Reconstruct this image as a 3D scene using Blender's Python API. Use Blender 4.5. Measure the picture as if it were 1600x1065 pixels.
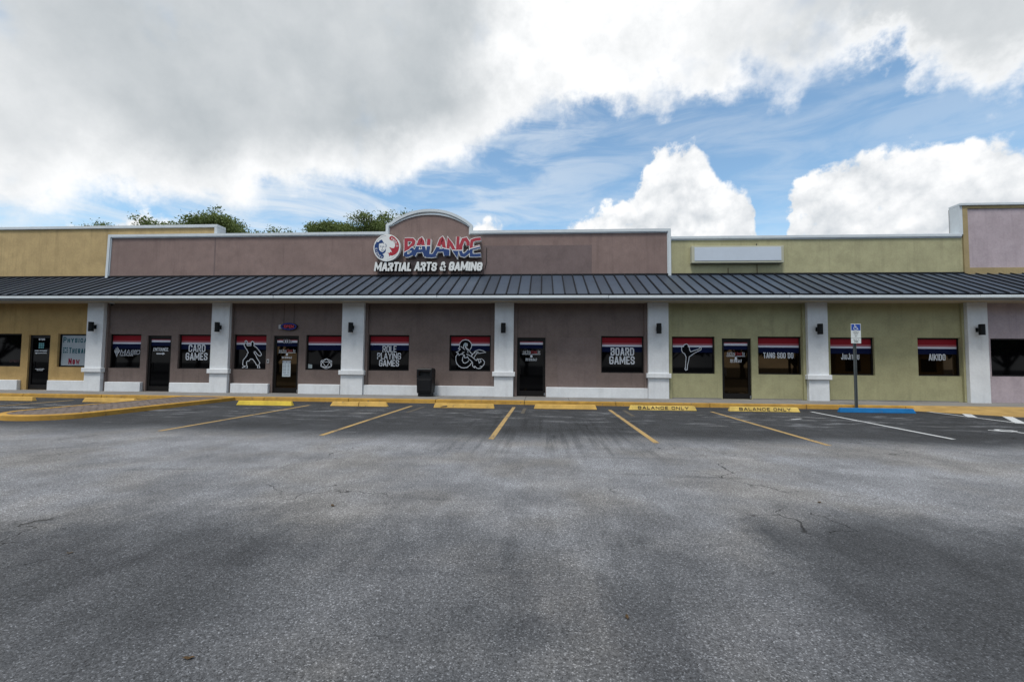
import bpy, bmesh, math, random
from mathutils import Matrix, Vector

for o in list(bpy.data.objects):
    bpy.data.objects.remove(o, do_unlink=True)
scene = bpy.context.scene
COL = scene.collection
R = math.radians
random.seed(7)

# ------------------------------------------------------------------ camera
cam_d = bpy.data.cameras.new('camera')
cam_d.sensor_width = 36.0
cam_d.lens = 16.0
cam_d.clip_start = 0.05
cam_d.clip_end = 3000
cam = bpy.data.objects.new('camera', cam_d)
COL.objects.link(cam)
cam.matrix_world = (Matrix.Translation((0, 0, 1.35)) @ Matrix.Rotation(R(3.86), 4, 'Z')
                    @ Matrix.Rotation(R(90 + 2.939), 4, 'X') @ Matrix.Rotation(R(0.5), 4, 'Z'))
scene.camera = cam

# ------------------------------------------------------------------ exposure
scene.view_settings.view_transform = 'Standard'
scene.view_settings.look = 'None'
scene.view_settings.exposure = 0.25
scene.view_settings.gamma = 1.0
scene.view_settings.use_curve_mapping = False
scene.cycles.max_bounces = 6
scene.cycles.diffuse_bounces = 3
scene.cycles.caustics_reflective = False
scene.cycles.caustics_refractive = False

SUN_EL, SUN_AZ = 67.0, -158.0     # azimuth from +Y (towards the shops), clockwise


# ------------------------------------------------------------------ node helper
class NT:
    def __init__(self, tree):
        self.t = tree
        self.n = tree.nodes
        self.n.clear()

    def add(self, kind, **kw):
        nd = self.n.new(kind)
        for k, v in kw.items():
            setattr(nd, k, v)
        return nd

    def link(self, a, b):
        self.t.links.new(a, b)

    def put(self, sock, v):
        if isinstance(v, bpy.types.NodeSocket):
            self.link(v, sock)
        elif v is not None:
            sock.default_value = v

    def m(self, op, a, b=None, c=None, clamp=False):
        nd = self.add('ShaderNodeMath', operation=op)
        nd.use_clamp = clamp
        self.put(nd.inputs[0], a)
        self.put(nd.inputs[1], b)
        if c is not None:
            self.put(nd.inputs[2], c)
        return nd.outputs[0]

    def ss(self, v, lo, hi, a=0.0, b=1.0):
        """smooth step of v from lo..hi to a..b (lo may exceed hi)"""
        nd = self.add('ShaderNodeMapRange', interpolation_type='SMOOTHSTEP')
        if lo > hi:
            lo, hi, a, b = hi, lo, b, a
        self.put(nd.inputs[0], v)
        nd.inputs[1].default_value = lo
        nd.inputs[2].default_value = hi
        nd.inputs[3].default_value = a
        nd.inputs[4].default_value = b
        return nd.outputs[0]

    def noise(self, vec, scale, detail=4.0, rough=0.55, dist=0.0, col=False):
        nd = self.add('ShaderNodeTexNoise')
        self.put(nd.inputs['Vector'], vec)
        nd.inputs['Scale'].default_value = scale
        nd.inputs['Detail'].default_value = detail
        nd.inputs['Roughness'].default_value = rough
        nd.inputs['Distortion'].default_value = dist
        return nd.outputs['Color' if col else 'Fac']

    def voro(self, vec, scale, feature='F1', out='Distance', rnd=1.0):
        nd = self.add('ShaderNodeTexVoronoi', feature=feature)
        self.put(nd.inputs['Vector'], vec)
        nd.inputs['Scale'].default_value = scale
        nd.inputs['Randomness'].default_value = rnd
        return nd.outputs[out]

    def mix(self, f, a, b, blend='MIX'):
        nd = self.add('ShaderNodeMix', data_type='RGBA', blend_type=blend)
        self.put(nd.inputs[0], f)
        self.put(nd.inputs[6], c4(a))
        self.put(nd.inputs[7], c4(b))
        return nd.outputs[2]

    def vm(self, op, a, b=None):
        nd = self.add('ShaderNodeVectorMath', operation=op)
        self.put(nd.inputs[0], a)
        if b is not None:
            self.put(nd.inputs[1], b)
        return nd.outputs[0]

    def xyz(self, x, y, z):
        nd = self.add('ShaderNodeCombineXYZ')
        self.put(nd.inputs[0], x)
        self.put(nd.inputs[1], y)
        self.put(nd.inputs[2], z)
        return nd.outputs[0]

    def sep(self, v):
        nd = self.add('ShaderNodeSeparateXYZ')
        self.link(v, nd.inputs[0])
        return nd.outputs

    def curve(self, v, pts):
        """piecewise smooth function of v through pts [(x, y)...], y in 0..1 after scaling"""
        xs = [p[0] for p in pts]
        ys = [p[1] for p in pts]
        x0, x1, y0, y1 = min(xs), max(xs), min(ys), max(ys) + 1e-6
        t = self.m('DIVIDE', self.m('SUBTRACT', v, x0), x1 - x0, clamp=True)
        nd = self.add('ShaderNodeFloatCurve')
        cv = nd.mapping.curves[0]
        while len(cv.points) > 2:
            cv.points.remove(cv.points[1])
        nrm = [((x - x0) / (x1 - x0), (y - y0) / (y1 - y0)) for x, y in pts]
        cv.points[0].location = nrm[0]
        cv.points[1].location = nrm[-1]
        for q in nrm[1:-1]:
            cv.points.new(*q)
        for p in cv.points:
            p.handle_type = 'AUTO_CLAMPED'
        nd.mapping.update()
        self.link(t, nd.inputs['Value'])
        return self.m('ADD', self.m('MULTIPLY', nd.outputs[0], y1 - y0), y0)


def c4(c):
    if isinstance(c, bpy.types.NodeSocket):
        return c
    return (c[0], c[1], c[2], 1.0)


# ------------------------------------------------------------------ world: blue sky with a broken cloud deck and cumulus
world = bpy.data.worlds.new('World')
scene.world = world
world.use_nodes = True
W = NT(world.node_tree)
sky = W.add('ShaderNodeTexSky', sky_type='NISHITA')
sky.sun_disc = False
sky.sun_elevation = R(SUN_EL)
sky.sun_rotation = R(SUN_AZ)
sky.altitude = 0
sky.air_density = 1.0
sky.dust_density = 0.6
sky.ozone_density = 1.5
tc = W.add('ShaderNodeTexCoord')
D = W.vm('NORMALIZE', tc.outputs['Generated'])
dx, dy, dz = W.sep(D)
az = W.m('MULTIPLY', W.m('ARCTAN2', dx, dy), 180 / math.pi)
el = W.m('MULTIPLY', W.m('ARCSINE', dz), 180 / math.pi)
warp = W.m('SUBTRACT', W.noise(D, 5.0, 6.0, 0.62), 0.5)
warp2 = W.m('SUBTRACT', W.noise(D, 15.0, 5.0, 0.62), 0.5)
azw = W.m('ADD', az, W.m('MULTIPLY', warp2, 7.0))
# lower edge of the high deck
edge = W.curve(azw, [(-180, 22), (-150, 27), (-120, 20), (-90, 24), (-70, 14), (-56, 12), (-46, 15.0), (-36, 16.5), (-29, 18.6), (-23, 19.8),
                     (-16, 21.0), (-9, 23.5), (-5, 27.0), (-1, 29.0), (4, 31.0), (9, 30.5), (16, 30.6), (22, 28), (31, 28.6), (38, 25.0), (46, 23.5),
                     (60, 20), (90, 27), (120, 21), (150, 26), (180, 22)])
d_deck = W.m('ADD', W.m('SUBTRACT', el, edge), W.m('ADD', W.m('MULTIPLY', warp, 13.0), W.m('MULTIPLY', warp2, 6.5)))
# softer, thin edge on the left, crisper in the middle
m_deck = W.ss(d_deck, -1.0, 2.4)
m_deck = W.m('MULTIPLY', m_deck, W.ss(W.noise(D, 3.2, 5.0, 0.6), 0.30, 0.46, 0.42, 1.0))
# thin veil near the horizon on the left
veil_n = W.noise(W.xyz(W.m('MULTIPLY', az, 0.05), W.m('MULTIPLY', el, 0.22), 0.0), 1.6, 6.0, 0.6, 0.6)
m_veil = W.m('MULTIPLY', W.ss(veil_n, 0.36, 0.66), W.ss(az, 24.0, -30.0, 0.25, 0.85))
m_veil = W.m('MAXIMUM', m_veil, W.ss(el, 9.0, 0.0, 0.0, 0.6))
# deck brightness: grey bases left and upper right, bright in between
azn = W.m('ADD', az, W.m('MULTIPLY', warp, 16.0))
gl = W.m('MULTIPLY', W.ss(azn, 0.0, -15.0), W.ss(azn, -66.0, -42.0, 0.45, 1.0))
gr = W.ss(azn, 12.0, 36.0)
gr = W.m('MULTIPLY', gr, W.ss(azn, 170.0, 120.0, 0.5, 1.0))
grey = W.m('MAXIMUM', W.m('MULTIPLY', gl, W.ss(d_deck, 1.0, 8.5)), W.m('MULTIPLY', gr, W.ss(d_deck, 0.5, 5.0)))
grey = W.m('MULTIPLY', grey, W.ss(W.noise(D, 2.4, 5.0, 0.5), 0.25, 0.62, 0.74, 1.12))
rel0 = W.m('SUBTRACT', W.noise(W.vm('ADD', D, (0.020, 0.0, 0.035)), 5.0, 6.0, 0.62), W.m('ADD', warp, 0.5))
relf = W.m('SUBTRACT', W.noise(W.vm('ADD', D, (0.010, 0.004, 0.020)), 15.0, 5.0, 0.62), W.m('ADD', warp2, 0.5))
fine = W.m('ADD', W.m('MULTIPLY', rel0, 1.5), W.m('MULTIPLY', relf, 0.75))
fine = W.m('ADD', fine, W.m('MULTIPLY', W.m('ADD', warp2, warp), 0.30))
gsum = W.m('ADD', W.m('MULTIPLY', grey, 0.80), W.m('MULTIPLY', fine, W.ss(grey, 0.0, 1.0, 1.0, 0.32)))
c_deck = W.mix(W.m('ADD', gsum, 0.06, clamp=True), (0.86, 0.868, 0.875), (0.43, 0.465, 0.49))
# cumulus towers standing on the horizon
p1 = W.vm('MULTIPLY', D, (1.0, 1.0, 1.15))
wob = W.noise(D, 24.0, 3.0, 0.55, col=True)
bil1 = W.voro(W.vm('ADD', p1, W.vm('MULTIPLY', wob, (0.035, 0.035, 0.035))), 17.0, 'F1')
bil2 = W.voro(W.vm('ADD', p1, W.vm('MULTIPLY', wob, (0.03, 0.03, 0.03))), 42.0, 'F1')
billow = W.m('ADD', W.m('MULTIPLY', W.m('SUBTRACT', 0.45, bil1), 1.7), W.m('MULTIPLY', W.m('SUBTRACT', 0.45, bil2), 0.9))
billow = W.m('ADD', billow, W.m('ADD', W.m('MULTIPLY', W.m('SUBTRACT', W.noise(D, 70.0, 4.0, 0.65), 0.5), 1.5), W.m('MULTIPLY', warp2, 4.5)))
azc = W.m('ADD', az, W.m('MULTIPLY', warp2, 3.0))
top = W.curve(azc, [(-180, 12), (-160, 18), (-140, 10), (-120, 16), (-100, 9), (-80, 15), (-62, 9), (-50, 11.5), (-44.5, 13.6), (-42.4, 14.6),
                    (-40.5, 12.5), (-37, 9), (-14, 13), (-8.7, 16.6), (-6.0, 18.0), (-4.2, 15.5), (-2.5, 12.0), (0.0, 14.0), (2.0, 16.4), (6, 18.8),
                    (10.6, 20.4), (13.0, 22.6), (17.6, 25.4), (19.6, 23.4), (21, 20.8), (23.3, 19.8), (25.0, 16.8), (25.9, 12.0),
                    (26.4, 12.5), (28, 18.2), (31.5, 20.2), (34.5, 20.8), (39, 20.4), (43, 19.6), (45.5, 17.6), (52, 13), (64, 17), (80, 10), (100, 15), (120, 9),
                    (140, 14), (160, 10), (180, 12)])
d_cum = W.m('ADD', W.m('SUBTRACT', top, el), billow)
m_cum = W.ss(d_cum, -0.35, 0.75)
m_cum = W.m('MULTIPLY', m_cum, W.ss(W.m('ADD', W.m('MULTIPLY', warp, 0.6), W.m('MULTIPLY', warp2, 0.6)), -0.20, -0.10, 0.3, 1.0))
rel = relf
sh = W.m('ADD', W.m('MULTIPLY', rel, 2.4), W.m('MULTIPLY', W.m('SUBTRACT', bil1, 0.30), 1.1))
sh = W.m('ADD', sh, W.m('MULTIPLY', W.m('SUBTRACT', bil2, 0.3), 0.55))
sh = W.m('ADD', sh, W.ss(d_cum, 1.0, 8.0, 0.0, 0.5))
c_cum = W.mix(W.m('MULTIPLY', sh, 0.66, clamp=True), (0.88, 0.885, 0.89), (0.48, 0.52, 0.56))
bg_sky = W.add('ShaderNodeBackground')
bg_sky.inputs['Strength'].default_value = 0.15
W.link(W.mix(1.0, sky.outputs[0], (1.04, 1.15, 1.08), 'MULTIPLY'), bg_sky.inputs['Color'])


def bgc(col):
    b = W.add('ShaderNodeBackground')
    b.inputs['Strength'].default_value = 1.0
    W.put(b.inputs['Color'], c4(col))
    return b.outputs[0]


def mixsh(f, a, b):
    nd = W.add('ShaderNodeMixShader')
    W.link(f, nd.inputs[0])
    W.link(a, nd.inputs[1])
    W.link(b, nd.inputs[2])
    return nd.outputs[0]


s = mixsh(m_veil, bg_sky.outputs[0], bgc((0.66, 0.715, 0.77)))
s = mixsh(m_cum, s, bgc(c_cum))
s = mixsh(m_deck, s, bgc(c_deck))
wo = W.add('ShaderNodeOutputWorld')
W.link(s, wo.inputs['Surface'])

# ------------------------------------------------------------------ sun behind thin cloud: weak and soft
sun_d = bpy.data.lights.new('sun', 'SUN')
sun_d.energy = 2.5
sun_d.angle = R(14)
sun_d.color = (1.0, 0.965, 0.91)
sun = bpy.data.objects.new('sun', sun_d)
COL.objects.link(sun)
sdir = Vector((math.sin(R(SUN_AZ)) * math.cos(R(SUN_EL)), math.cos(R(SUN_AZ)) * math.cos(R(SUN_EL)), math.sin(R(SUN_EL))))
sun.rotation_euler = sdir.to_track_quat('Z', 'Y').to_euler()
sun.location = sdir * 60

# ------------------------------------------------------------------ materials
MATS = {}


def mat(name, col, rough=0.7, spec=0.4, metal=0.0, var=0.0, vscale=3.0, bump=0.0, bscale=60.0, emit=0.0, stain=0.0, seed=0.0, rnd=0.0):
    """procedural paint / metal / concrete: colour with soft variation, optional rain streaks and relief"""
    if name in MATS:
        return MATS[name]
    m_ = bpy.data.materials.new(name)
    m_.use_nodes = True
    T = NT(m_.node_tree)
    out = T.add('ShaderNodeOutputMaterial')
    p = T.add('ShaderNodeBsdfPrincipled')
    T.link(p.outputs[0], out.inputs[0])
    p.inputs['Roughness'].default_value = rough
    p.inputs['Specular IOR Level'].default_value = spec
    p.inputs['Metallic'].default_value = metal
    geo = T.add('ShaderNodeNewGeometry')
    pos = T.vm('ADD', geo.outputs['Position'], (seed * 3.7, seed * 1.3, seed * 2.1))
    c = c4(col)
    if var > 0:
        n1 = T.noise(pos, vscale, 6.0, 0.6)
        n2 = T.noise(pos, vscale * 7.3, 4.0, 0.6)
        f = T.m('ADD', T.m('MULTIPLY', n1, 0.65), T.m('MULTIPLY', n2, 0.35))
        v = T.ss(f, 0.3, 0.7, 1.0 - var, 1.0 + var)
        c = T.mix(1.0, c, T.xyz(v, v, v), 'MULTIPLY')
    if stain > 0:
        x, y, z = T.sep(pos)
        st = T.noise(T.xyz(T.m('MULTIPLY', x, 5.0), T.m('MULTIPLY', y, 5.0), T.m('MULTIPLY', z, 0.35)), 1.0, 5.0, 0.65)
        st = T.m('MULTIPLY', T.ss(st, 0.50, 0.78), stain)
        bl = T.m('MULTIPLY', T.ss(T.noise(pos, 0.55, 4.0, 0.6), 0.42, 0.7), stain * 0.6)
        c = T.mix(T.m('ADD', st, bl, clamp=True), c, (col[0] * 0.42, col[1] * 0.42, col[2] * 0.44))
    if rnd > 0:
        oi = T.add('ShaderNodeObjectInfo')
        v = T.ss(oi.outputs['Random'], 0.0, 1.0, 1.0 - rnd, 1.0 + rnd)
        c = T.mix(1.0, c, T.xyz(v, v, v), 'MULTIPLY')
    T.put(p.inputs['Base Color'], c)
    if bump > 0:
        b = T.add('ShaderNodeBump')
        b.inputs['Strength'].default_value = bump
        b.inputs['Distance'].default_value = 0.01
        T.link(T.noise(pos, bscale, 5.0, 0.65), b.inputs['Height'])
        T.link(b.outputs[0], p.inputs['Normal'])
    if emit > 0:
        T.put(p.inputs['Emission Color'], c4(col))
        p.inputs['Emission Strength'].default_value = emit
    MATS[name] = m_
    return m_


def stucco(name, col, seed, stain=0.32):
    return mat(name, col, rough=0.92, spec=0.15, var=0.15, vscale=2.2, bump=0.6, bscale=42.0, stain=stain, seed=seed)


M_TAN = stucco('tan_stucco', (0.44, 0.330, 0.170), 1)
M_BROWN = stucco('brown_stucco', (0.232, 0.170, 0.156), 2)
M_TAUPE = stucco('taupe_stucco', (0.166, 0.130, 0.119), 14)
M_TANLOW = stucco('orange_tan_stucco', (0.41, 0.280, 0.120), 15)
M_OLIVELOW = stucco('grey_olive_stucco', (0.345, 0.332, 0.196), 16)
M_PATCH = stucco('grey_brown_repaint', (0.168, 0.130, 0.128), 3, 0.15)
M_GREEN = stucco('olive_stucco', (0.37, 0.355, 0.218), 4)
M_LILAC = stucco('lilac_stucco', (0.43, 0.365, 0.395), 5)
M_OCHRE = stucco('ochre_trim', (0.36, 0.285, 0.155), 6, 0.3)
M_WHITE = mat('white_masonry_paint', (0.66, 0.685, 0.71), 0.8, 0.2, var=0.08, vscale=1.7, bump=0.3, bscale=38.0, stain=0.2, seed=7)
M_TRIM = mat('white_metal_trim', (0.55, 0.60, 0.635), 0.5, 0.35, var=0.06, vscale=1.2, stain=0.12, seed=8)
M_SOFFIT = mat('beige_soffit', (0.46, 0.42, 0.35), 0.85, 0.2, var=0.06, vscale=1.0, seed=9)
M_ROOF = mat('blue_grey_sheet_metal', (0.033, 0.049, 0.076), 0.47, 0.5, var=0.10, vscale=2.0, rnd=0.18, stain=0.3, seed=10)
M_SEAM = mat('dark_seam_metal', (0.005, 0.007, 0.011), 0.6, 0.2)
M_BRONZE = mat('dark_bronze_aluminium', (0.008, 0.007, 0.007), 0.45, 0.22)
M_PANE = mat('black_film_glass', (0.0015, 0.0015, 0.002), 0.03, 0.14)
M_DPANE = mat('bronze_door_glass', (0.0022, 0.0016, 0.001), 0.02, 0.5)
for n_ in M_DPANE.node_tree.nodes:
    if n_.type == 'BSDF_PRINCIPLED':
        n_.inputs['Specular Tint'].default_value = (1.0, 0.66, 0.34, 1.0)
M_RED = mat('red_vinyl', (0.22, 0.012, 0.020), 0.5, 0.08)
M_PALE = mat('pale_red_vinyl', (0.32, 0.10, 0.12), 0.5, 0.08)
M_WVINYL = mat('white_vinyl', (0.55, 0.57, 0.66), 0.5, 0.1)
M_NAVY = mat('navy_vinyl', (0.004, 0.008, 0.038), 0.5, 0.06)
M_TEXT = mat('white_print', (0.62, 0.65, 0.70), 0.5, 0.3)
M_INK = mat('dark_print', (0.02, 0.02, 0.025), 0.5, 0.3)
M_TEAL = mat('teal_print', (0.008, 0.085, 0.11), 0.5, 0.1)
M_NOWRED = mat('crimson_print', (0.20, 0.004, 0.022), 0.5, 0.1)
M_PANEL = mat('pale_window_film', (0.30, 0.345, 0.385), 0.4, 0.15, var=0.05)
M_BLACK = mat('black_plastic', (0.0055, 0.006, 0.008), 0.5, 0.25, var=0.1, vscale=4.0)
M_LAMP = mat('black_lamp_metal', (0.004, 0.005, 0.006), 0.5, 0.2)
M_STEEL = mat('galvanised_steel', (0.25, 0.27, 0.29), 0.5, 0.5, metal=0.7, var=0.1)
M_SIGNBLUE = mat('accessible_sign_blue', (0.012, 0.055, 0.30), 0.4, 0.4)
M_SIGNWHITE = mat('sign_white', (0.62, 0.66, 0.66), 0.45, 0.4)
M_CONC = mat('sidewalk_concrete', (0.19, 0.185, 0.178), 0.9, 0.2, var=0.16, vscale=1.5, bump=0.3, bscale=80.0, stain=0.25, seed=11)
M_LETTER = mat('sign_letter_white', (0.68, 0.70, 0.70), 0.5, 0.25)
M_RETURN = mat('sign_black_return', (0.012, 0.012, 0.012), 0.5, 0.4)
M_SRED = mat('sign_red', (0.36, 0.02, 0.035), 0.4, 0.3)
M_SBLUE = mat('sign_blue', (0.006, 0.038, 0.155), 0.4, 0.3)
M_CABINET = mat('blank_cabinet_face', (0.50, 0.56, 0.64), 0.45, 0.3, var=0.03)
M_CABFRAME = mat('cabinet_frame', (0.42, 0.42, 0.33), 0.5, 0.4, stain=0.2)
M_NEONR = mat('neon_red', (0.45, 0.03, 0.06), 0.4, 0.3, emit=0.05)
M_NEONB = mat('neon_blue', (0.025, 0.03, 0.30), 0.4, 0.3, emit=0.03)
M_TAR = mat('roof_membrane', (0.30, 0.30, 0.29), 0.9, 0.2, var=0.1)
M_BARK = mat('bark', (0.085, 0.065, 0.048), 0.95, 0.15, var=0.25, vscale=6.0, bump=0.6, bscale=18.0)
M_DRYLEAF = mat('dry_leaf', (0.07, 0.045, 0.022), 0.8, 0.2, var=0.2, vscale=40.0)


def painted_concrete(name, col, chip=0.5, seed=0.0, under=(0.10, 0.095, 0.085)):
    """traffic paint on concrete with scuffs down to the concrete and grime near the asphalt"""
    m_ = bpy.data.materials.new(name)
    m_.use_nodes = True
    T = NT(m_.node_tree)
    out = T.add('ShaderNodeOutputMaterial')
    p = T.add('ShaderNodeBsdfPrincipled')
    T.link(p.outputs[0], out.inputs[0])
    p.inputs['Roughness'].default_value = 0.75
    p.inputs['Specular IOR Level'].default_value = 0.25
    geo = T.add('ShaderNodeNewGeometry')
    pos = T.vm('ADD', geo.outputs['Position'], (seed * 5.1, seed * 2.3, seed))
    v = T.ss(T.noise(pos, 2.6, 6.0, 0.6), 0.3, 0.72, 0.80, 1.12)
    c = T.mix(1.0, col, T.xyz(v, v, v), 'MULTIPLY')
    g = T.ss(T.noise(pos, 1.1, 5.0, 0.6), 0.45, 0.75, 0.0, 0.32)
    c = T.mix(g, c, (col[0] * 0.55, col[1] * 0.48, col[2] * 0.5))
    ch = T.ss(T.noise(pos, 9.0, 7.0, 0.72), 0.595, 0.65, 0.0, chip)
    c = T.mix(ch, c, under)
    T.link(c, p.inputs['Base Color'])
    b = T.add('ShaderNodeBump')
    b.inputs['Strength'].default_value = 0.5
    b.inputs['Distance'].default_value = 0.01
    T.link(T.noise(pos, 45.0, 5.0, 0.65), b.inputs['Height'])
    T.link(b.outputs[0], p.inputs['Normal'])
    return m_


M_KERB = painted_concrete('kerb_yellow_paint', (0.42, 0.245, 0.05), 0.75, 1)
M_STOP = painted_concrete('wheel_stop_faded_yellow', (0.54, 0.345, 0.095), 0.5, 2)
M_STOPY = painted_concrete('wheel_stop_fresh_yellow', (0.60, 0.45, 0.06), 0.5, 3)
M_STOPP = painted_concrete('wheel_stop_pale_yellow', (0.60, 0.44, 0.12), 0.6, 4)
M_STOPB = painted_concrete('wheel_stop_blue', (0.006, 0.13, 0.34), 0.35, 5)
M_RAMP = painted_concrete('ramp_yellow_paint', (0.36, 0.235, 0.08), 0.35, 6)


def road_paint(name, col, wear):
    """worn road paint: asphalt shows through where traffic rubbed it off"""
    m_ = bpy.data.materials.new(name)
    m_.use_nodes = True
    T = NT(m_.node_tree)
    out = T.add('ShaderNodeOutputMaterial')
    p = T.add('ShaderNodeBsdfPrincipled')
    T.link(p.outputs[0], out.inputs[0])
    p.inputs['Roughness'].default_value = 0.85
    p.inputs['Specular IOR Level'].default_value = 0.2
    geo = T.add('ShaderNodeNewGeometry')
    n = T.m('ADD', T.m('MULTIPLY', T.noise(geo.outputs['Position'], 26.0, 6.0, 0.7), 0.6),
            T.m('MULTIPLY', T.noise(geo.outputs['Position'], 1.6, 4.0, 0.6), 0.4))
    f = T.ss(n, 0.62 - wear * 0.25, 0.74 - wear * 0.25)
    c = T.mix(T.m('MULTIPLY', f, 0.85), col, (0.075, 0.076, 0.08))
    T.link(c, p.inputs['Base Color'])
    return m_


M_LINEY = road_paint('worn_yellow_line', (0.34, 0.235, 0.10), 0.5)
M_LINEW = road_paint('worn_white_line', (0.46, 0.48, 0.50), 0.4)
M_LINEO = road_paint('old_ghost_line', (0.10, 0.082, 0.055), 0.7)


def asphalt():
    m_ = bpy.data.materials.new('worn_asphalt')
    m_.use_nodes = True
    T = NT(m_.node_tree)
    out = T.add('ShaderNodeOutputMaterial')
    p = T.add('ShaderNodeBsdfPrincipled')
    T.link(p.outputs[0], out.inputs[0])
    p.inputs['Roughness'].default_value = 0.88
    p.inputs['Specular IOR Level'].default_value = 0.25
    geo = T.add('ShaderNodeNewGeometry')
    pos = geo.outputs['Position']
    x, y, z = T.sep(pos)
    big = T.m('SUBTRACT', T.noise(pos, 0.45, 4.0, 0.6), 0.5)
    mid = T.m('SUBTRACT', T.noise(pos, 1.7, 5.0, 0.65), 0.5)
    lane = T.m('SUBTRACT', T.noise(T.xyz(T.m('MULTIPLY', x, 0.16), T.m('MULTIPLY', y, 0.9), 0.0), 1.0, 3.0, 0.6), 0.5)
    yw = T.m('ADD', y, T.m('ADD', T.m('MULTIPLY', big, 2.6), T.m('MULTIPLY', mid, 0.9)))
    xw = T.m('ADD', x, T.m('ADD', T.m('MULTIPLY', big, 0.5), T.m('MULTIPLY', mid, 0.45)))
    # bays kept darker by old sealcoat, lane in front worn pale, mottled in the foreground
    bays = T.ss(yw, 7.7, 9.3)
    right_new = T.m('MULTIPLY', T.ss(xw, 6.8, 8.4), T.ss(yw, 8.6, 9.8))
    fore = T.ss(yw, 4.9, 2.9)
    xr = T.m('ADD', x, T.m('ADD', T.m('MULTIPLY', big, 0.25), T.m('ADD', T.m('MULTIPLY', mid, 0.40), T.m('MULTIPLY', T.m('SUBTRACT', T.noise(pos, 7.0, 5.0, 0.75), 0.5), 0.55))))
    fr = T.m('MULTIPLY', T.ss(xr, 1.50, 1.86), T.ss(yw, 5.3, 3.0))
    fl = T.m('MULTIPLY', T.ss(xw, -1.0, -2.2), T.ss(yw, 4.4, 2.6))
    fc = T.m('MULTIPLY', T.ss(T.m('ABSOLUTE', T.m('ADD', xw, 0.32)), 0.42, 0.12), T.ss(yw, 3.4, 2.5))
    a = 0.255
    v = T.m('ADD', a, T.m('MULTIPLY', big, 0.10))
    v = T.m('ADD', v, T.m('MULTIPLY', lane, 0.12))

    def to(v, f, t):
        nd = T.add('ShaderNodeMix', data_type='FLOAT')
        T.put(nd.inputs[0], f)
        T.put(nd.inputs[2], v)
        T.put(nd.inputs[3], t)
        return nd.outputs[0]
    bay_v = T.m('ADD', 0.055, T.m('MULTIPLY', mid, 0.05))
    v = to(v, bays, bay_v)
    v = to(v, right_new, T.m('ADD', 0.042, T.m('MULTIPLY', mid, 0.02)))
    v = to(v, T.m('MULTIPLY', fore, 0.72), 0.118)
    v = to(v, T.m('MULTIPLY', fr, 0.85), 0.070)
    v = to(v, T.m('MULTIPLY', fl, 0.62), 0.066)
    v = to(v, T.m('MULTIPLY', fc, 0.3), 0.085)
    # blotches, tyre streaks towards the bays, pale scuffs by the wheel stops
    v = T.m('MULTIPLY', v, T.ss(T.noise(pos, 0.9, 6.0, 0.7), 0.28, 0.72, 0.74, 1.24))
    stn = T.noise(T.xyz(T.m('MULTIPLY', x, 9.0), T.m('MULTIPLY', y, 0.30), 3.0), 1.0, 3.0, 0.6)
    stm = T.m('MULTIPLY', T.ss(T.m('ABSOLUTE', T.m('SUBTRACT', x, 0.3)), 3.2, 1.2), T.m('MULTIPLY', T.ss(y, 6.2, 7.6), T.ss(y, 13.5, 11.0)))
    v = T.m('MULTIPLY', v, T.m('SUBTRACT', 1.0, T.m('MULTIPLY', stm, T.ss(stn, 0.45, 0.66, 0.0, 0.32))))
    st2 = T.noise(T.xyz(T.m('MULTIPLY', x, 6.0), T.m('MULTIPLY', y, 0.5), 9.0), 1.0, 3.0, 0.6)
    v = T.m('MULTIPLY', v, T.ss(st2, 0.35, 0.70, 1.03, 0.95))
    lng = T.noise(T.xyz(T.m('MULTIPLY', x, 0.35), T.m('MULTIPLY', y, 3.4), 5.0), 1.0, 4.0, 0.65)
    v = T.m('MULTIPLY', v, T.m('SUBTRACT', 1.0, T.m('MULTIPLY', T.ss(lng, 0.60, 0.74, 0.0, 0.28), T.ss(y, 9.0, 6.5))))
    scf = T.noise(T.xyz(T.m('MULTIPLY', x, 0.9), T.m('MULTIPLY', y, 2.6), 1.0), 1.0, 6.0, 0.72)
    scm = T.m('MULTIPLY', T.ss(scf, 0.52, 0.64), T.m('MULTIPLY', T.ss(y, 9.5, 12.2), T.ss(y, 13.9, 13.2)))
    v = T.m('ADD', v, T.m('MULTIPLY', scm, 0.17))
    scm2 = T.m('MULTIPLY', T.ss(scf, 0.60, 0.68), T.m('MULTIPLY', T.ss(y, 7.6, 8.6), T.ss(y, 12.0, 10.0)))
    v = T.m('ADD', v, T.m('MULTIPLY', scm2, 0.09))
    lg2 = T.noise(T.xyz(T.m('MULTIPLY', x, 2.6), T.m('MULTIPLY', y, 0.55), 7.0), 1.0, 5.0, 0.68)
    v = T.m('MULTIPLY', v, T.m('SUBTRACT', 1.0, T.m('MULTIPLY', T.ss(lg2, 0.46, 0.66, 0.0, 0.26), T.ss(y, 5.5, 3.6))))
    v0 = v
    # aggregate: stones of many greys set in tar
    vn = T.add('ShaderNodeTexVoronoi', feature='F1')
    T.link(pos, vn.inputs['Vector'])
    vn.inputs['Scale'].default_value = 150.0
    st_v = T.sep(vn.outputs['Color'])[0]
    stone = T.ss(st_v, 0.0, 1.0, 0.74, 1.20)
    bright = T.ss(st_v, 0.88, 0.97, 0.0, 1.1)
    dark = T.ss(st_v, 0.08, 0.03, 0.0, 0.3)
    agg = T.m('SUBTRACT', T.m('ADD', stone, bright), dark)
    agg = T.m('MULTIPLY', agg, T.ss(T.noise(pos, 48.0, 4.0, 0.7), 0.3, 0.7, 0.66, 1.34))
    v = T.m('MULTIPLY', T.m('MULTIPLY', v, agg), 0.70)
    # hairline cracks in a few patches
    cw = T.vm('ADD', pos, T.vm('MULTIPLY', T.noise(pos, 2.2, 3.0, 0.6, col=True), (0.7, 0.7, 0.0)))
    cr = T.voro(cw, 0.75, 'DISTANCE_TO_EDGE', 'Distance')
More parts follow.
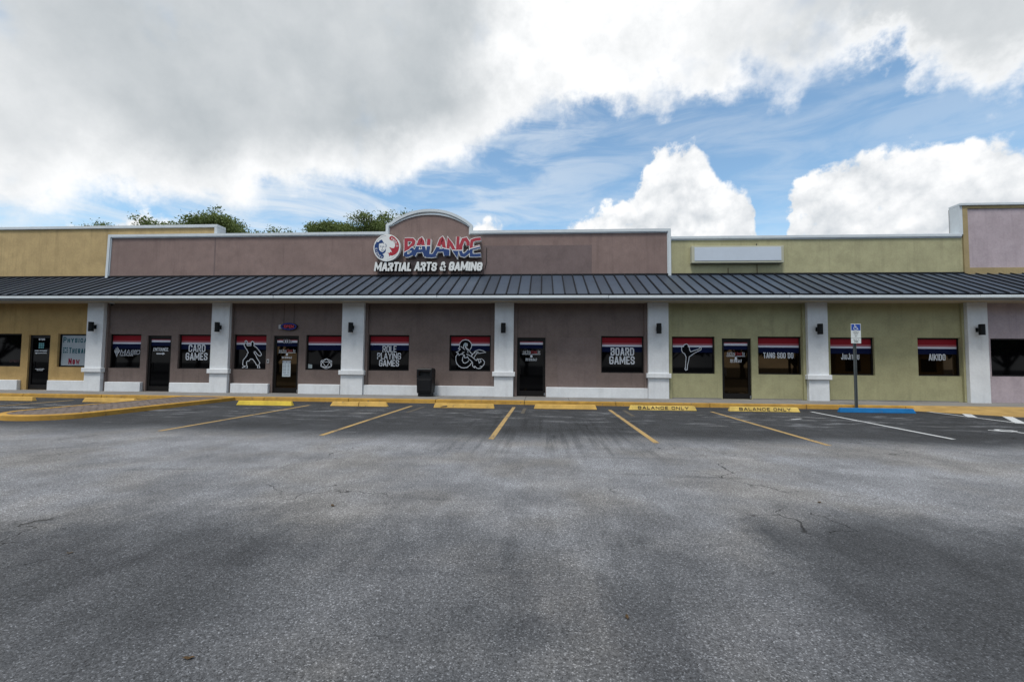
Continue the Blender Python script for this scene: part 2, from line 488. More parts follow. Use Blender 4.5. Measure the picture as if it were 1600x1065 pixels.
    crm = T.m('MULTIPLY', T.ss(cr, 0.0075, 0.002), T.ss(T.noise(pos, 0.55, 3.0, 0.5), 0.54, 0.60))
    v = T.m('MULTIPLY', v, T.m('SUBTRACT', 1.0, T.m('MULTIPLY', crm, 0.72)))
    tint = T.mix(T.ss(T.noise(pos, 0.6, 2.0, 0.6), 0.40, 0.66), (0.955, 1.0, 1.10), (1.0, 1.0, 1.02))
    tint = T.mix(T.ss(v0, 0.06, 0.20), (0.93, 1.0, 1.13), tint)
    c = T.mix(1.0, T.xyz(v, v, v), tint, 'MULTIPLY')
    T.link(c, p.inputs['Base Color'])
    b = T.add('ShaderNodeBump')
    b.inputs['Strength'].default_value = 0.8
    b.inputs['Distance'].default_value = 0.006
    hgt = T.m('ADD', T.m('MULTIPLY', vn.outputs['Distance'], -0.9), T.m('MULTIPLY', T.noise(pos, 190.0, 3.0, 0.6), 0.5))
    hgt = T.m('SUBTRACT', hgt, T.m('MULTIPLY', crm, 1.5))
    T.link(hgt, b.inputs['Height'])
    T.link(b.outputs[0], p.inputs['Normal'])
    return m_


M_ASPHALT = asphalt()


def leaf_mat(name, a, b):
    m_ = bpy.data.materials.new(name)
    m_.use_nodes = True
    T = NT(m_.node_tree)
    out = T.add('ShaderNodeOutputMaterial')
    p = T.add('ShaderNodeBsdfPrincipled')
    p.inputs['Roughness'].default_value = 0.6
    p.inputs['Specular IOR Level'].default_value = 0.3
    geo = T.add('ShaderNodeNewGeometry')
    n = T.m('ADD', T.m('MULTIPLY', T.noise(geo.outputs['Position'], 0.9, 4.0, 0.6), 0.7), T.m('MULTIPLY', geo.outputs['Random Per Island'], 0.3))
    c = T.mix(T.ss(n, 0.3, 0.7), a, b)
    T.link(c, p.inputs['Base Color'])
    tr = T.add('ShaderNodeBsdfTranslucent')
    T.link(T.mix(0.5, c, (0.20, 0.26, 0.05)), tr.inputs['Color'])
    mx = T.add('ShaderNodeMixShader')
    mx.inputs[0].default_value = 0.22
    T.link(p.outputs[0], mx.inputs[1])
    T.link(tr.outputs[0], mx.inputs[2])
    T.link(mx.outputs[0], out.inputs[0])
    return m_


M_LEAF = leaf_mat('oak_leaf', (0.05, 0.078, 0.022), (0.15, 0.20, 0.065))


def balance_face():
    """printed letter face: red above a wavy white band, blue below"""
    m_ = bpy.data.materials.new('red_over_blue_letter_print')
    m_.use_nodes = True
    T = NT(m_.node_tree)
    out = T.add('ShaderNodeOutputMaterial')
    p = T.add('ShaderNodeBsdfPrincipled')
    T.link(p.outputs[0], out.inputs[0])
    p.inputs['Roughness'].default_value = 0.35
    geo = T.add('ShaderNodeNewGeometry')
    x, y, z = T.sep(geo.outputs['Position'])
    pts = [(85, 350), (180, 300), (300, 236), (430, 232), (570, 232), (700, 246), (880, 290), (1080, 318), (1200, 316), (1300, 292), (1400, 268), (1500, 245)]
    cv = T.curve(x, [bal(*q) for q in pts])
    d = T.m('SUBTRACT', z, cv)
    c = T.mix(T.ss(d, 0.013, 0.021), (0.70, 0.72, 0.74), (0.34, 0.018, 0.035))
    c = T.mix(T.ss(d, -0.013, -0.021), c, (0.005, 0.034, 0.15))
    T.link(c, p.inputs['Base Color'])
    return m_


def bal(zx, zy):
    return (-5.835 + (zx / 11.85 - 6.0) * 0.02713, 6.621 - (zy / 11.85 - 6.0) * 0.02785)


M_BALFACE = balance_face()

# ------------------------------------------------------------------ mesh helpers
ORG = {}
MESHES = {}


class MB:
    def __init__(self):
        self.v, self.f = [], []

    def poly(self, pts):
        b = len(self.v)
        self.v += [tuple(q) for q in pts]
        self.f.append(tuple(range(b, b + len(pts))))
        return self

    def box(self, x0, x1, y0, y1, z0, z1):
        b = len(self.v)
        self.v += [(x0, y0, z0), (x1, y0, z0), (x1, y1, z0), (x0, y1, z0), (x0, y0, z1), (x1, y0, z1), (x1, y1, z1), (x0, y1, z1)]
        for q in ((0, 3, 2, 1), (4, 5, 6, 7), (0, 1, 5, 4), (1, 2, 6, 5), (2, 3, 7, 6), (3, 0, 4, 7)):
            self.f.append(tuple(b + i for i in q))
        return self

    def hexa(self, p):
        """8 corner points: bottom 0-3 ccw, top 4-7"""
        b = len(self.v)
        self.v += [tuple(q) for q in p]
        for q in ((0, 3, 2, 1), (4, 5, 6, 7), (0, 1, 5, 4), (1, 2, 6, 5), (2, 3, 7, 6), (3, 0, 4, 7)):
            self.f.append(tuple(b + i for i in q))
        return self

    def prism_xz(self, pts, y0, y1):
        """polygon in x,z (counter-clockwise seen from -y) extruded from y0 (front) to y1"""
        b = len(self.v)
        n = len(pts)
        self.v += [(x, y0, z) for x, z in pts] + [(x, y1, z) for x, z in pts]
        self.f.append(tuple(range(b, b + n)))
        self.f.append(tuple(range(b + 2 * n - 1, b + n - 1, -1)))
        for i in range(n):
            j = (i + 1) % n
            self.f.append((b + i, b + n + i, b + n + j, b + j))
        return self

    def prism_xy(self, pts, z0, z1):
        b = len(self.v)
        n = len(pts)
        self.v += [(x, y, z0) for x, y in pts] + [(x, y, z1) for x, y in pts]
        self.f.append(tuple(range(b + n, b + 2 * n)))
        self.f.append(tuple(range(b + n - 1, b - 1, -1)))
        for i in range(n):
            j = (i + 1) % n
            self.f.append((b + i, b + j, b + n + j, b + n + i))
        return self

    def tube(self, pts, rad, seg=10):
        b = len(self.v)
        n = len(pts)
        for i, p in enumerate(pts):
            p = Vector(p)
            d = (Vector(pts[min(i + 1, n - 1)]) - Vector(pts[max(i - 1, 0)])).normalized()
            u = d.cross(Vector((0.13, 0.92, 0.37))).normalized()
            w = d.cross(u)
            r = rad[i] if isinstance(rad, (list, tuple)) else rad
            for k in range(seg):
                a = 2 * math.pi * k / seg
                self.v.append(tuple(p + u * (r * math.cos(a)) + w * (r * math.sin(a))))
        for i in range(n - 1):
            for k in range(seg):
                k2 = (k + 1) % seg
                self.f.append((b + i * seg + k, b + (i + 1) * seg + k, b + (i + 1) * seg + k2, b + i * seg + k2))
        self.f.append(tuple(b + k for k in range(seg)))
        self.f.append(tuple(b + (n - 1) * seg + k for k in range(seg - 1, -1, -1)))
        return self

    def strip(self, pts, w, y0, y1=None, closed=False, taper=None):
        """stroke of width w along x,z points lying at y0; extruded back to y1 when given"""
        pts = [Vector(p) for p in pts]
        q = [pts[0]]
        for p in pts[1:]:
            if (p - q[-1]).length > 1e-5:
                q.append(p)
        if closed and (q[0] - q[-1]).length < 1e-5:
            q.pop()
        pts = q
        n = len(pts)
        L, Rr = [], []
        for i in range(n):
            ww = w * (taper[i] if taper else 1.0)
            if closed:
                a, c = pts[i - 1], pts[(i + 1) % n]
            else:
                a, c = pts[max(i - 1, 0)], pts[min(i + 1, n - 1)]
            d1 = (pts[i] - a).normalized() if (pts[i] - a).length > 1e-6 else None
            d2 = (c - pts[i]).normalized() if (c - pts[i]).length > 1e-6 else None
            if d1 is None:
                d1 = d2
            if d2 is None:
                d2 = d1
            t = d1 + d2
            t = t.normalized() if t.length > 1e-4 else d1
            nrm = Vector((-t.y, t.x))
            cosv = max(0.5, abs(nrm.dot(Vector((-d1.y, d1.x)))))
            h = ww * 0.5 / cosv
            L.append(pts[i] + nrm * h)
            Rr.append(pts[i] - nrm * h)
        b = len(self.v)
        k = 2
        for i in range(n):
            self.v += [(L[i].x, y0, L[i].y), (Rr[i].x, y0, Rr[i].y)]
        m = n if closed else n - 1
        for i in range(m):
            j = (i + 1) % n
            self.f.append((b + 2 * i, b + 2 * i + 1, b + 2 * j + 1, b + 2 * j))
        if y1 is not None:
            b2 = len(self.v)
            for i in range(n):
                self.v += [(L[i].x, y1, L[i].y), (Rr[i].x, y1, Rr[i].y)]
            for i in range(m):
                j = (i + 1) % n
                self.f.append((b + 2 * i, b + 2 * j, b2 + 2 * j, b2 + 2 * i))
                self.f.append((b + 2 * i + 1, b2 + 2 * i + 1, b2 + 2 * j + 1, b + 2 * j + 1))
            if not closed:
                self.f.append((b, b2, b2 + 1, b + 1))
                e, e2 = b + 2 * (n - 1), b2 + 2 * (n - 1)
                self.f.append((e, e + 1, e2 + 1, e2))
        return self

    def ngon_disc(self, cx, cz, r, y, n=24, ry=None):
        return self.poly([(cx + r * math.cos(2 * math.pi * i / n), y, cz + (ry or r) * math.sin(2 * math.pi * i / n)) for i in range(n)])

    def build(self, name, material, parent=None, bevel=0.0, smooth=False, seg=2):
        ox, oy, oz = ORG.get(parent.name, (0, 0, 0)) if parent else (0, 0, 0)
        me = bpy.data.meshes.new(name)
        me.from_pydata([(x - ox, y - oy, z - oz) for x, y, z in self.v], [], self.f)
        if bevel > 0:
            bm = bmesh.new()
            bm.from_mesh(me)
            bmesh.ops.remove_doubles(bm, verts=bm.verts, dist=1e-5)
            es = [e for e in bm.edges if len(e.link_faces) == 2 and e.calc_face_angle(0) > 0.5]
            bmesh.ops.bevel(bm, geom=es, offset=bevel, segments=seg, profile=0.5, affect='EDGES', clamp_overlap=True)
            bm.to_mesh(me)
            bm.free()
        if isinstance(material, (list, tuple)):
            for mm in material:
                me.materials.append(mm)
        else:
            me.materials.append(material)
        if smooth:
            for p in me.polygons:
                p.use_smooth = True
        o = bpy.data.objects.new(name, me)
        COL.objects.link(o)
        if parent:
            o.parent = parent
        ORG[o.name] = (ox, oy, oz)
        return o


def tag(o, label, cat, group=None):
    o['label'] = label
    o['category'] = cat
    if group:
        o['group'] = group
    return o


def thing(name, loc, label, cat, group=None):
    o = bpy.data.objects.new(name, None)
    o.empty_display_size = 0.3
    COL.objects.link(o)
    o.location = loc
    ORG[o.name] = tuple(loc)
    return tag(o, label, cat, group)


def struct(o):
    o['kind'] = 'structure'
    return o


# ------------------------------------------------------------------ stroke lettering
G = {
    'A': (1.0, [[(0, 0), (.45, 1)], [(1, 0), (.55, 1)], [(.2, .27), (.8, .27)]]),
    'B': (.95, [[(0, 0), (0, 1), (.78, 1), (1, .88), (1, .66), (.8, .53), (0, .53)], [(.8, .53), (1, .4), (1, .13), (.78, 0), (0, 0)]]),
    'C': (.95, [[(1, .72), (.98, .88), (.78, 1), (.22, 1), (0, .87), (0, .13), (.22, 0), (.78, 0), (.98, .12), (1, .28)]]),
    'D': (.95, [[(0, 0), (0, 1), (.7, 1), (1, .84), (1, .16), (.7, 0), (0, 0)]]),
    'E': (.8, [[(1, 1), (0, 1), (0, 0), (1, 0)], [(0, .5), (.85, .5)]]),
    'F': (.8, [[(1, 1), (0, 1), (0, 0)], [(0, .5), (.85, .5)]]),
    'G': (.95, [[(1, .78), (.96, .9), (.76, 1), (.22, 1), (0, .87), (0, .13), (.22, 0), (.78, 0), (1, .13), (1, .47), (.55, .47)]]),
    'H': (.95, [[(0, 0), (0, 1)], [(1, 0), (1, 1)], [(0, .5), (1, .5)]]),
    'I': (0, [[(.5, 0), (.5, 1)]]),
    'J': (.7, [[(0, .22), (.1, .06), (.3, 0), (.7, 0), (1, .15), (1, 1)]]),
    'K': (1.0, [[(0, 0), (0, 1)], [(1, 1), (.06, .42)], [(.36, .58), (1, 0)]]),
    'L': (.75, [[(0, 1), (0, 0), (1, 0)]]),
    'M': (1.3, [[(0, 0), (0, 1)], [(1, 0), (1, 1)], [(.06, .96), (.5, .22), (.94, .96)]]),
    'N': (1.0, [[(0, 0), (0, 1)], [(1, 0), (1, 1)], [(.05, .95), (.95, .05)]]),
    'O': (.95, [[(0, .5), (0, .87), (.22, 1), (.78, 1), (1, .87), (1, .13), (.78, 0), (.22, 0), (0, .13), (0, .5)]]),
    'P': (.9, [[(0, 0), (0, 1), (.78, 1), (1, .86), (1, .6), (.78, .45), (0, .45)]]),
    'R': (.95, [[(0, 0), (0, 1), (.78, 1), (1, .87), (1, .62), (.78, .5), (0, .5)], [(.55, .5), (1, 0)]]),
    'S': (.92, [[(1, .74), (1, .87), (.78, 1), (.22, 1), (0, .87), (0, .68), (.15, .57), (.85, .43), (1, .31), (1, .13), (.78, 0), (.22, 0), (0, .13), (0, .26)]]),
    'T': (.9, [[(0, 1), (1, 1)], [(.5, 1), (.5, 0)]]),
    'U': (.95, [[(0, 1), (0, .13), (.22, 0), (.78, 0), (1, .13), (1, 1)]]),
    'V': (1.0, [[(0, 1), (.5, 0), (1, 1)]]),
    'W': (1.4, [[(0, 1), (.25, 0), (.5, .8), (.75, 0), (1, 1)]]),
    'X': (1.0, [[(0, 0), (1, 1)], [(0, 1), (1, 0)]]),
    'Y': (1.0, [[(0, 1), (.5, .45), (1, 1)], [(.5, .45), (.5, 0)]]),
    '&': (1.05, [[(1, 0), (.2, .72), (.2, .88), (.4, 1), (.6, 1), (.75, .88), (.7, .72), (.1, .34), (0, .18), (.15, 0), (.55, 0), (1, .42)]]),
    '0': (.95, [[(0, .5), (0, .87), (.22, 1), (.78, 1), (1, .87), (1, .13), (.78, 0), (.22, 0), (0, .13), (0, .5)]]),
    '1': (.5, [[(.1, .8), (.7, 1), (.7, 0)]]),
    '2': (.9, [[(0, .75), (0, .87), (.22, 1), (.78, 1), (1, .87), (1, .68), (0, 0), (1, 0)]]),
    '4': (.95, [[(.75, 0), (.75, 1), (0, .25), (1, .25)]]),
    '5': (.9, [[(1, 1), (0, 1), (0, .58), (.78, .58), (1, .45), (1, .13), (.78, 0), (.22, 0), (0, .13)]]),
    '6': (.92, [[(1, .8), (.78, 1), (.22, 1), (0, .87), (0, .13), (.22, 0), (.78, 0), (1, .13), (1, .42), (.78, .55), (0, .55)]]),
    '7': (.85, [[(0, 1), (1, 1), (.35, 0)]]),
    '9': (.92, [[(0, .2), (.22, 0), (.78, 0), (1, .13), (1, .87), (.78, 1), (.22, 1), (0, .87), (0, .58), (.22, .45), (1, .45)]]),
    '.': (0, [[(.5, 0), (.5, .02)]]),
    ' ': (.42, []),
}


def layout(s, x0, x1, z0, z1, t, gap, heights=None):
    """yield (char, cell x0, cell x1, cell top) so that the line fills x0..x1"""
    hs = heights or [1.0] * len(s)
    fixed = gap * (len(s) - 1) + sum(t for ch in s if G[ch][0] == 0)
    u = (x1 - x0 - fixed) / sum(G[ch][0] * h for ch, h in zip(s, hs) if G[ch][0] > 0)
    x = x0
    for ch, h in zip(s, hs):
        w = G[ch][0] * h * u if G[ch][0] > 0 else t
        yield ch, x, x + w, z0 + (z1 - z0) * h
        x += w + gap


def glyph(mb, ch, x0, x1, z0, z1, t, y, y1=None, slant=0.0):
    w, h = max(x1 - x0 - t, 0.0), z1 - z0 - t
    for k, pl in enumerate(G[ch][1]):
        pts = [(x0 + t / 2 + px * w + slant * pz * h, z0 + t / 2 + pz * h) for px, pz in pl]
        if len(pts) == 2 or pl[0] != pl[-1]:
            # run stroke ends out to the cell edge
            a, b = Vector(pts[0]), Vector(pts[-1])
            d0 = (a - Vector(pts[1])).normalized() * t * 0.5
            d1 = (b - Vector(pts[-2])).normalized() * t * 0.5
            pts[0] = tuple(a + d0)
            pts[-1] = tuple(b + d1)
            closed = False
        else:
            closed = True
        mb.strip(pts, t, y - 0.0006 * k, y1, closed=closed)


def text(mb, s, x0, x1, z0, z1, t, y, gap=None, heights=None, y1=None, slant=0.0):
    gap = t * 0.55 if gap is None else gap
    for ch, a, b, ztop in layout(s, x0, x1, z0, z1, t, gap, heights):
        glyph(mb, ch, a, b, z0, ztop, t, y, y1, slant)
    return mb


# ================================================================== GROUND
ground = MB().poly([(-400, -400, 0), (400, -400, 0), (400, 400, 0), (-400, 400, 0)]).build('parking_lot', M_ASPHALT)
struct(ground)

KF = 15.38     # kerb front
WL = 17.0      # shop wall plane
COLF = 16.78   # column fronts
BZ = 0.17      # level at the foot of the walls


def mark(name, pts, m, z=0.004):
    return MB().poly([(x, y, z) for x, y in pts]).build(name, m, ground)


def pline(x0, y0, x1, y1, w, m, z=0.004, n=1):
    d = Vector((x1 - x0, y1 - y0)).normalized()
    nx, ny = -d.y * w / 2, d.x * w / 2
    return mark('parking_line', [(x0 - nx, y0 - ny), (x0 + nx, y0 + ny), (x1 + nx, y1 + ny), (x1 - nx, y1 - ny)][::-1], m, z)


for a in [(-19.9, 8.9, -19.95, 14.6), (-15.68, 8.7, -15.94, 14.56), (-7.41, 8.43, -7.37, 14.05), (-4.10, 8.28, -4.15, 14.33), (-0.92, 8.23, -0.89, 14.42),
          (1.995, 8.17, 2.03, 14.05), (4.93, 8.26, 5.0, 13.95)]:
    pline(*a, 0.10, M_LINEY)
for a in [(-3.72, 12.4, -3.70, 14.2), (-0.55, 12.6, -0.53, 14.2), (2.42, 12.4, 2.44, 14.0)]:
    pline(*a, 0.10, M_LINEO, 0.0035)
pline(7.81, 9.28, 8.1, 14.4, 0.09, M_LINEW)
pline(6.35, 12.2, 6.75, 12.45, 0.07, M_LINEW)
pline(11.90, 15.2, 11.76, 9.6, 0.09, M_LINEW)
pline(11.80, 13.42, 12.48, 14.38, 0.20, M_LINEW, 0.008)
pline(11.76, 12.10, 13.05, 13.80, 0.20, M_LINEW, 0.008)
pline(11.76, 10.70, 14.0, 13.3, 0.20, M_LINEW, 0.008)

# accessible symbol painted in the bay (read from the lane)
sx, sy = 10.28, 9.75
sym = MB()


def symstroke(pts, w):
    mb = MB().strip([(sx + a, b) for a, b in pts], w, 0.0)
    b0 = len(sym.v)
    zz = 0.0045 + 0.0004 * len(sym.f) * 0.02
    sym.v.extend([(x, sy + z, zz) for x, _, z in mb.v])
    sym.f.extend([tuple(b0 + i for i in f) for f in mb.f])


symstroke([(-.52, 1.0), (-.40, .86), (-.22, .78)], 0.10)
symstroke([(-.18 + .15 * math.cos(a * .4), .98 + .13 * math.sin(a * .4)) for a in range(0, 16)], 0.08)
symstroke([(-.20, .74), (-.12, .12), (.34, .12), (.52, -.50), (.70, -.46)], 0.12)
symstroke([(-.16, .45), (.30, .45)], 0.09)
symstroke([(-.05 + .48 * math.cos(R(a)), -.18 + .46 * math.sin(R(a))) for a in range(120, 331, 15)], 0.10)
sym.build('accessible_symbol', M_LINEW, ground)

# kerb in cast sections, painted yellow
kerb = bpy.data.objects.new('kerb', None)
COL.objects.link(kerb)
struct(kerb)
kx = -31.0
ki = 0
while kx < 11.8:
    L_ = 3.04 if kx + 3.04 < 11.8 else 11.8 - kx
    dz = random.uniform(-0.006, 0.006)
    MB().hexa([(kx + .006, KF, -.02), (kx + L_ - .006, KF, -.02), (kx + L_ - .006, KF + .18, -.02), (kx + .006, KF + .18, -.02),
               (kx + .006, KF + .025, .135 + dz), (kx + L_ - .006, KF + .025, .135 + dz), (kx + L_ - .006, KF + .18, .137 + dz), (kx + .006, KF + .18, .137 + dz)]
              ).build('kerb_section', M_KERB, kerb, bevel=0.018)
    kx += L_
# sidewalk slabs behind it
walk = bpy.data.objects.new('sidewalk', None)
COL.objects.link(walk)
struct(walk)
wx = -31.0
while wx < 24:
    dz = random.uniform(-0.004, 0.004)
    MB().hexa([(wx + .005, KF + .185, -.02), (wx + 1.515, KF + .185, -.02), (wx + 1.515, WL + .1, -.02), (wx + .005, WL + .1, -.02),
               (wx + .005, KF + .185, .136 + dz), (wx + 1.515, KF + .185, .136 + dz), (wx + 1.515, WL + .1, BZ + dz * .3), (wx + .005, WL + .1, BZ + dz * .3)]
              ).build('sidewalk_slab', M_CONC, walk, bevel=0.006, seg=1)
    wx += 1.52
MB().box(-31, 24, KF + .19, WL + .09, -.02, .118).build('slab_bedding', M_CONC, walk)
# built-up ramp with flared side, painted yellow
ramp = MB()
rv = [(11.35, KF + .02, 0.0), (13.3, 13.75, 0.0), (16.2, 13.75, 0.0), (18.3, KF + .02, 0.0), (12.6, KF + .19, .142), (16.9, KF + .19, .142), (11.35, KF + .19, .139), (18.3, KF + .19, .139)]
ramp.v += rv
ramp.f += [(1, 2, 5, 4), (0, 1, 4, 6), (2, 3, 7, 5)]
ramp.v += [(x, y, -.02) for x, y, z in rv]
ramp.f += [(0, 8, 9, 1), (1, 9, 10, 2), (2, 10, 11, 3), (6, 14, 8, 0), (3, 11, 15, 7)]
struct(ramp.build('kerb_ramp', M_RAMP))
rk = MB()
for i in range(2):
    a = 18.32 + i * 3.05
    rk.box(a, a + 3.04, KF, KF + .18, -.02, .136)
rk.build('kerb_section', M_KERB, kerb, bevel=0.018)

# traffic island with pavers and kerb, running out from the sidewalk
island = bpy.data.objects.new('traffic_island', None)
COL.objects.link(island)
struct(island)


def isl(off):
    xa, xb, ye = -12.86 + off, -10.76 - off, 9.42 + off
    r = 1.02 - off * .98
    pts = [(xb, KF - .005)]
    pts += []
    for i in range(0, 11):
        a = -math.pi / 2 * i / 10
        pts.append((xb - .85 * r + .85 * r * math.cos(a), ye + .95 * r + .95 * r * math.sin(a)))
    for i in range(0, 11):
        a = -math.pi / 2 - math.pi / 2 * i / 10
        pts.append((xa + 1.0 * r + 1.0 * r * math.cos(a), ye + 1.15 * r + 1.15 * r * math.sin(a)))
    pts.append((xa, KF - .005))
    return pts


po, pi_ = isl(0.0), isl(0.16)
ik = MB()
n = len(po)
ik.v += [(x, y, -.01) for x, y in po] + [(x, y, .105) for x, y in isl(0.012)] + [(x, y, .122) for x, y in isl(0.035)] + [(x, y, .122) for x, y in pi_] + [(x, y, .05) for x, y in pi_]
for r_ in range(4):
    for i in range(n - 1):
        ik.f.append((r_ * n + i, (r_ + 1) * n + i, (r_ + 1) * n + i + 1, r_ * n + i + 1))
ik.build('island_kerb', M_KERB, island)
MB().poly([(x, y, .108) for x, y in pi_][::-1]).build('paver_bed', mat('paver_joint_sand', (0.125, 0.105, 0.095), 0.95, 0.1, var=0.2), island)
M_PAVER = mat('clay_paver', (0.150, 0.124, 0.112), 0.9, 0.2, var=0.22, vscale=5.0, bump=0.3, bscale=60, stain=0.3, seed=12)
pv = MB()
row = 0
yy = 9.62
while yy < KF - .1:
    xx = -12.66 + (0.1 if row % 2 else 0.0)
    while xx < -11.0:
        cx, cy = xx + .1, yy + .05
        inside = True
        if cy < 10.6:
            if cx > -11.63:
                inside = ((cx + 11.63) / .70) ** 2 + ((cy - 10.36) / .78) ** 2 < .93 or cy > 10.36
            elif cx < -11.86:
                inside = ((cx + 11.84) / .86) ** 2 + ((cy - 10.56) / .98) ** 2 < .93 or cy > 10.56
        if inside and -12.62 < cx < -11.02:
            pv.box(xx + .004, min(xx + .196, -10.93), yy + .004, yy + .096, .09, .118 + random.uniform(-.003, .004))
        xx += .2
    yy += .1
    row += 1
po_ = pv.build('clay_pavers', M_PAVER, island)
po_['kind'] = 'stuff'

# ================================================================== SHOPS
tan = thing('tan_shop', (-20.5, WL, BZ), 'mustard tan shop with physical therapy window at the left end', 'shop')
brown = thing('brown_shop', (-7.0, WL, BZ), 'long mauve brown storefront with arched parapet carrying the red and blue sign', 'shop')
green = thing('green_shop', (10.0, WL, BZ), 'olive green storefront with blank white sign and TANG SOO DO window', 'shop')
lilac = thing('lilac_shop', (18.0, WL, BZ), 'pale lilac shop with tall ochre framed parapet at the right end', 'shop')


def wall(parent, x0, x1, z0, z1, holes, m, y=WL, depth=0.16):
    """front skin with real openings and their reveals"""
    xs = sorted({x0, x1, *[h[0] for h in holes], *[h[1] for h in holes]})
    zs = sorted({z0, z1, *[h[2] for h in holes], *[h[3] for h in holes]})
    xs = [v for v in xs if x0 <= v <= x1]
    zs = [v for v in zs if z0 <= v <= z1]
    mb = MB()
    for i in range(len(xs) - 1):
        for k in range(len(zs) - 1):
            cx, cz = (xs[i] + xs[i + 1]) / 2, (zs[k] + zs[k + 1]) / 2
            if any(h[0] < cx < h[1] and h[2] < cz < h[3] for h in holes):
                continue
            mb.poly([(xs[i], y, zs[k]), (xs[i + 1], y, zs[k]), (xs[i + 1], y, zs[k + 1]), (xs[i], y, zs[k + 1])])
    for a, b, c, d in holes:
        mb.poly([(a, y, c), (a, y, d), (a, y + depth, d), (a, y + depth, c)])
        mb.poly([(b, y, c), (b, y + depth, c), (b, y + depth, d), (b, y, d)])
        mb.poly([(a, y, d), (b, y, d), (b, y + depth, d), (a, y + depth, d)])
        mb.poly([(a, y, c), (a, y + depth, c), (b, y + depth, c), (b, y, c)])
    return mb.build('wall', m, parent)


PZ = .525
FR = WL + 0.085   # front of window frames
PN = WL + 0.115   # pane face


def stripes(par, x0, x1, z1, z0, f=(0.035, 0.185, 0.235, 0.285, 0.43), y=PN - 0.003, door=False):
    h = z1 - z0
    if not door:
        MB().poly([(x0, y, z1 - f[1] * h), (x1, y, z1 - f[1] * h), (x1, y, z1 - f[0] * h), (x0, y, z1 - f[0] * h)]).build('red_stripe', M_RED, par)
    MB().poly([(x0, y, z1 - f[2] * h), (x1, y, z1 - f[2] * h), (x1, y, z1 - f[1] * h), (x0, y, z1 - f[1] * h)]).build('pale_stripe', M_PALE, par)
    MB().poly([(x0, y, z1 - f[3] * h), (x1, y, z1 - f[3] * h), (x1, y, z1 - f[2] * h), (x0, y, z1 - f[2] * h)]).build('white_stripe', M_WVINYL, par)
    MB().poly([(x0, y, z1 - f[4] * h), (x1, y, z1 - f[4] * h), (x1, y, z1 - f[3] * h), (x0, y, z1 - f[3] * h)]).build('navy_stripe', M_NAVY, par)


TX = PN - 0.006   # print face


def window(parent, x0, x1, z0, z1, band=True, pane=M_PANE):
    fw = 0.045
    mb = MB()
    mb.box(x0, x0 + fw, FR, FR + .06, z0, z1).box(x1 - fw, x1, FR, FR + .06, z0, z1)
    mb.box(x0 + fw, x1 - fw, FR, FR + .06, z1 - fw, z1).box(x0 + fw, x1 - fw, FR, FR + .06, z0, z0 + fw)
    w = mb.build('window', M_BRONZE, parent)
    MB().box(x0 + fw, x1 - fw, PN, PN + .012, z0 + fw, z1 - fw).build('pane', pane, w)
    if band:
        stripes(w, x0 + fw, x1 - fw, z1, z0)
    return w


def door(parent, x0, x1, z0, z1, pane=M_DPANE, band=True, handle_left=True):
    st, tr, br = 0.095, 0.11, 0.20
    mb = MB()
    mb.box(x0, x0 + st, FR - .02, FR + .05, z0, z1).box(x1 - st, x1, FR - .02, FR + .05, z0, z1)
    mb.box(x0 + st, x1 - st, FR - .02, FR + .05, z1 - tr, z1).box(x0 + st, x1 - st, FR - .02, FR + .05, z0, z0 + br)
    d = mb.build('door', M_BRONZE, parent)
    MB().box(x0 + st, x1 - st, PN - .02, PN - .008, z0 + br, z1 - tr).build('pane', pane, d)
    hx = x0 + .13 if handle_left else x1 - .13
    hb = MB().tube([(hx, FR - .02, 1.00), (hx, FR - .075, 1.02), (hx, FR - .075, 1.28), (hx, FR - .02, 1.30)], .013, 8)
    hb.box(hx - .06, hx - .02, FR - .028, FR - .02, 1.10, 1.22)
    hb.build('handle', M_BRONZE, d)
    MB().box(x1 - .05 if handle_left else x0, x1 if handle_left else x0 + .05, FR - .05, FR - .02, z0 + .03, z0 + .13).build('hinge', M_STEEL, d)
    if band:
        stripes(d, x0 + st, x1 - st, z1, z0, (0, .065, .083, .118, .185), PN - .024, True)
    return d


DTX = PN - 0.028
ZW0, ZW1, ZD1 = 1.07, 2.415, 2.365
SOF = 3.64
# -- lower walls
wall(tan, -30.0, -17.45, BZ, SOF, [(-23.6, -21.01, 1.09, ZW1), (-20.69, -19.76, BZ, ZD1), (-19.43, -18.02, 1.09, ZW1)], M_TANLOW)
B_W = [(-17.23, -15.89, ZW0, ZW1), (-14.33, -12.84, ZW0, ZW1), (-12.05, -10.72, ZW0, ZW1), (-9.13, -7.64, ZW0, ZW1), (-6.655, -5.065, ZW0, 2.43),
       (-3.52, -1.95, ZW0 + .01, 2.43), (2.16, 3.71, ZW0, 2.425)]
B_D = [(-15.62, -14.62, BZ, ZD1), (-10.43, -9.415, BZ, 2.38), (-0.95, 0.105, BZ, 2.355)]
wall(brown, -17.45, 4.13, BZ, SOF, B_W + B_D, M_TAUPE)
G_W = [(4.725, 6.25, ZW0, 2.42), (7.765, 9.285, ZW0, 2.435), (10.27, 11.77, ZW0, 2.415), (13.225, 14.655, ZW0, 2.415)]
wall(green, 4.13, 14.85, BZ, SOF, G_W + [(6.50, 7.53, BZ, 2.36)], M_OLIVELOW)
wall(lilac, 14.85, 24.0, BZ, SOF, [(15.64, 18.6, 1.08, 2.40)], M_LILAC)

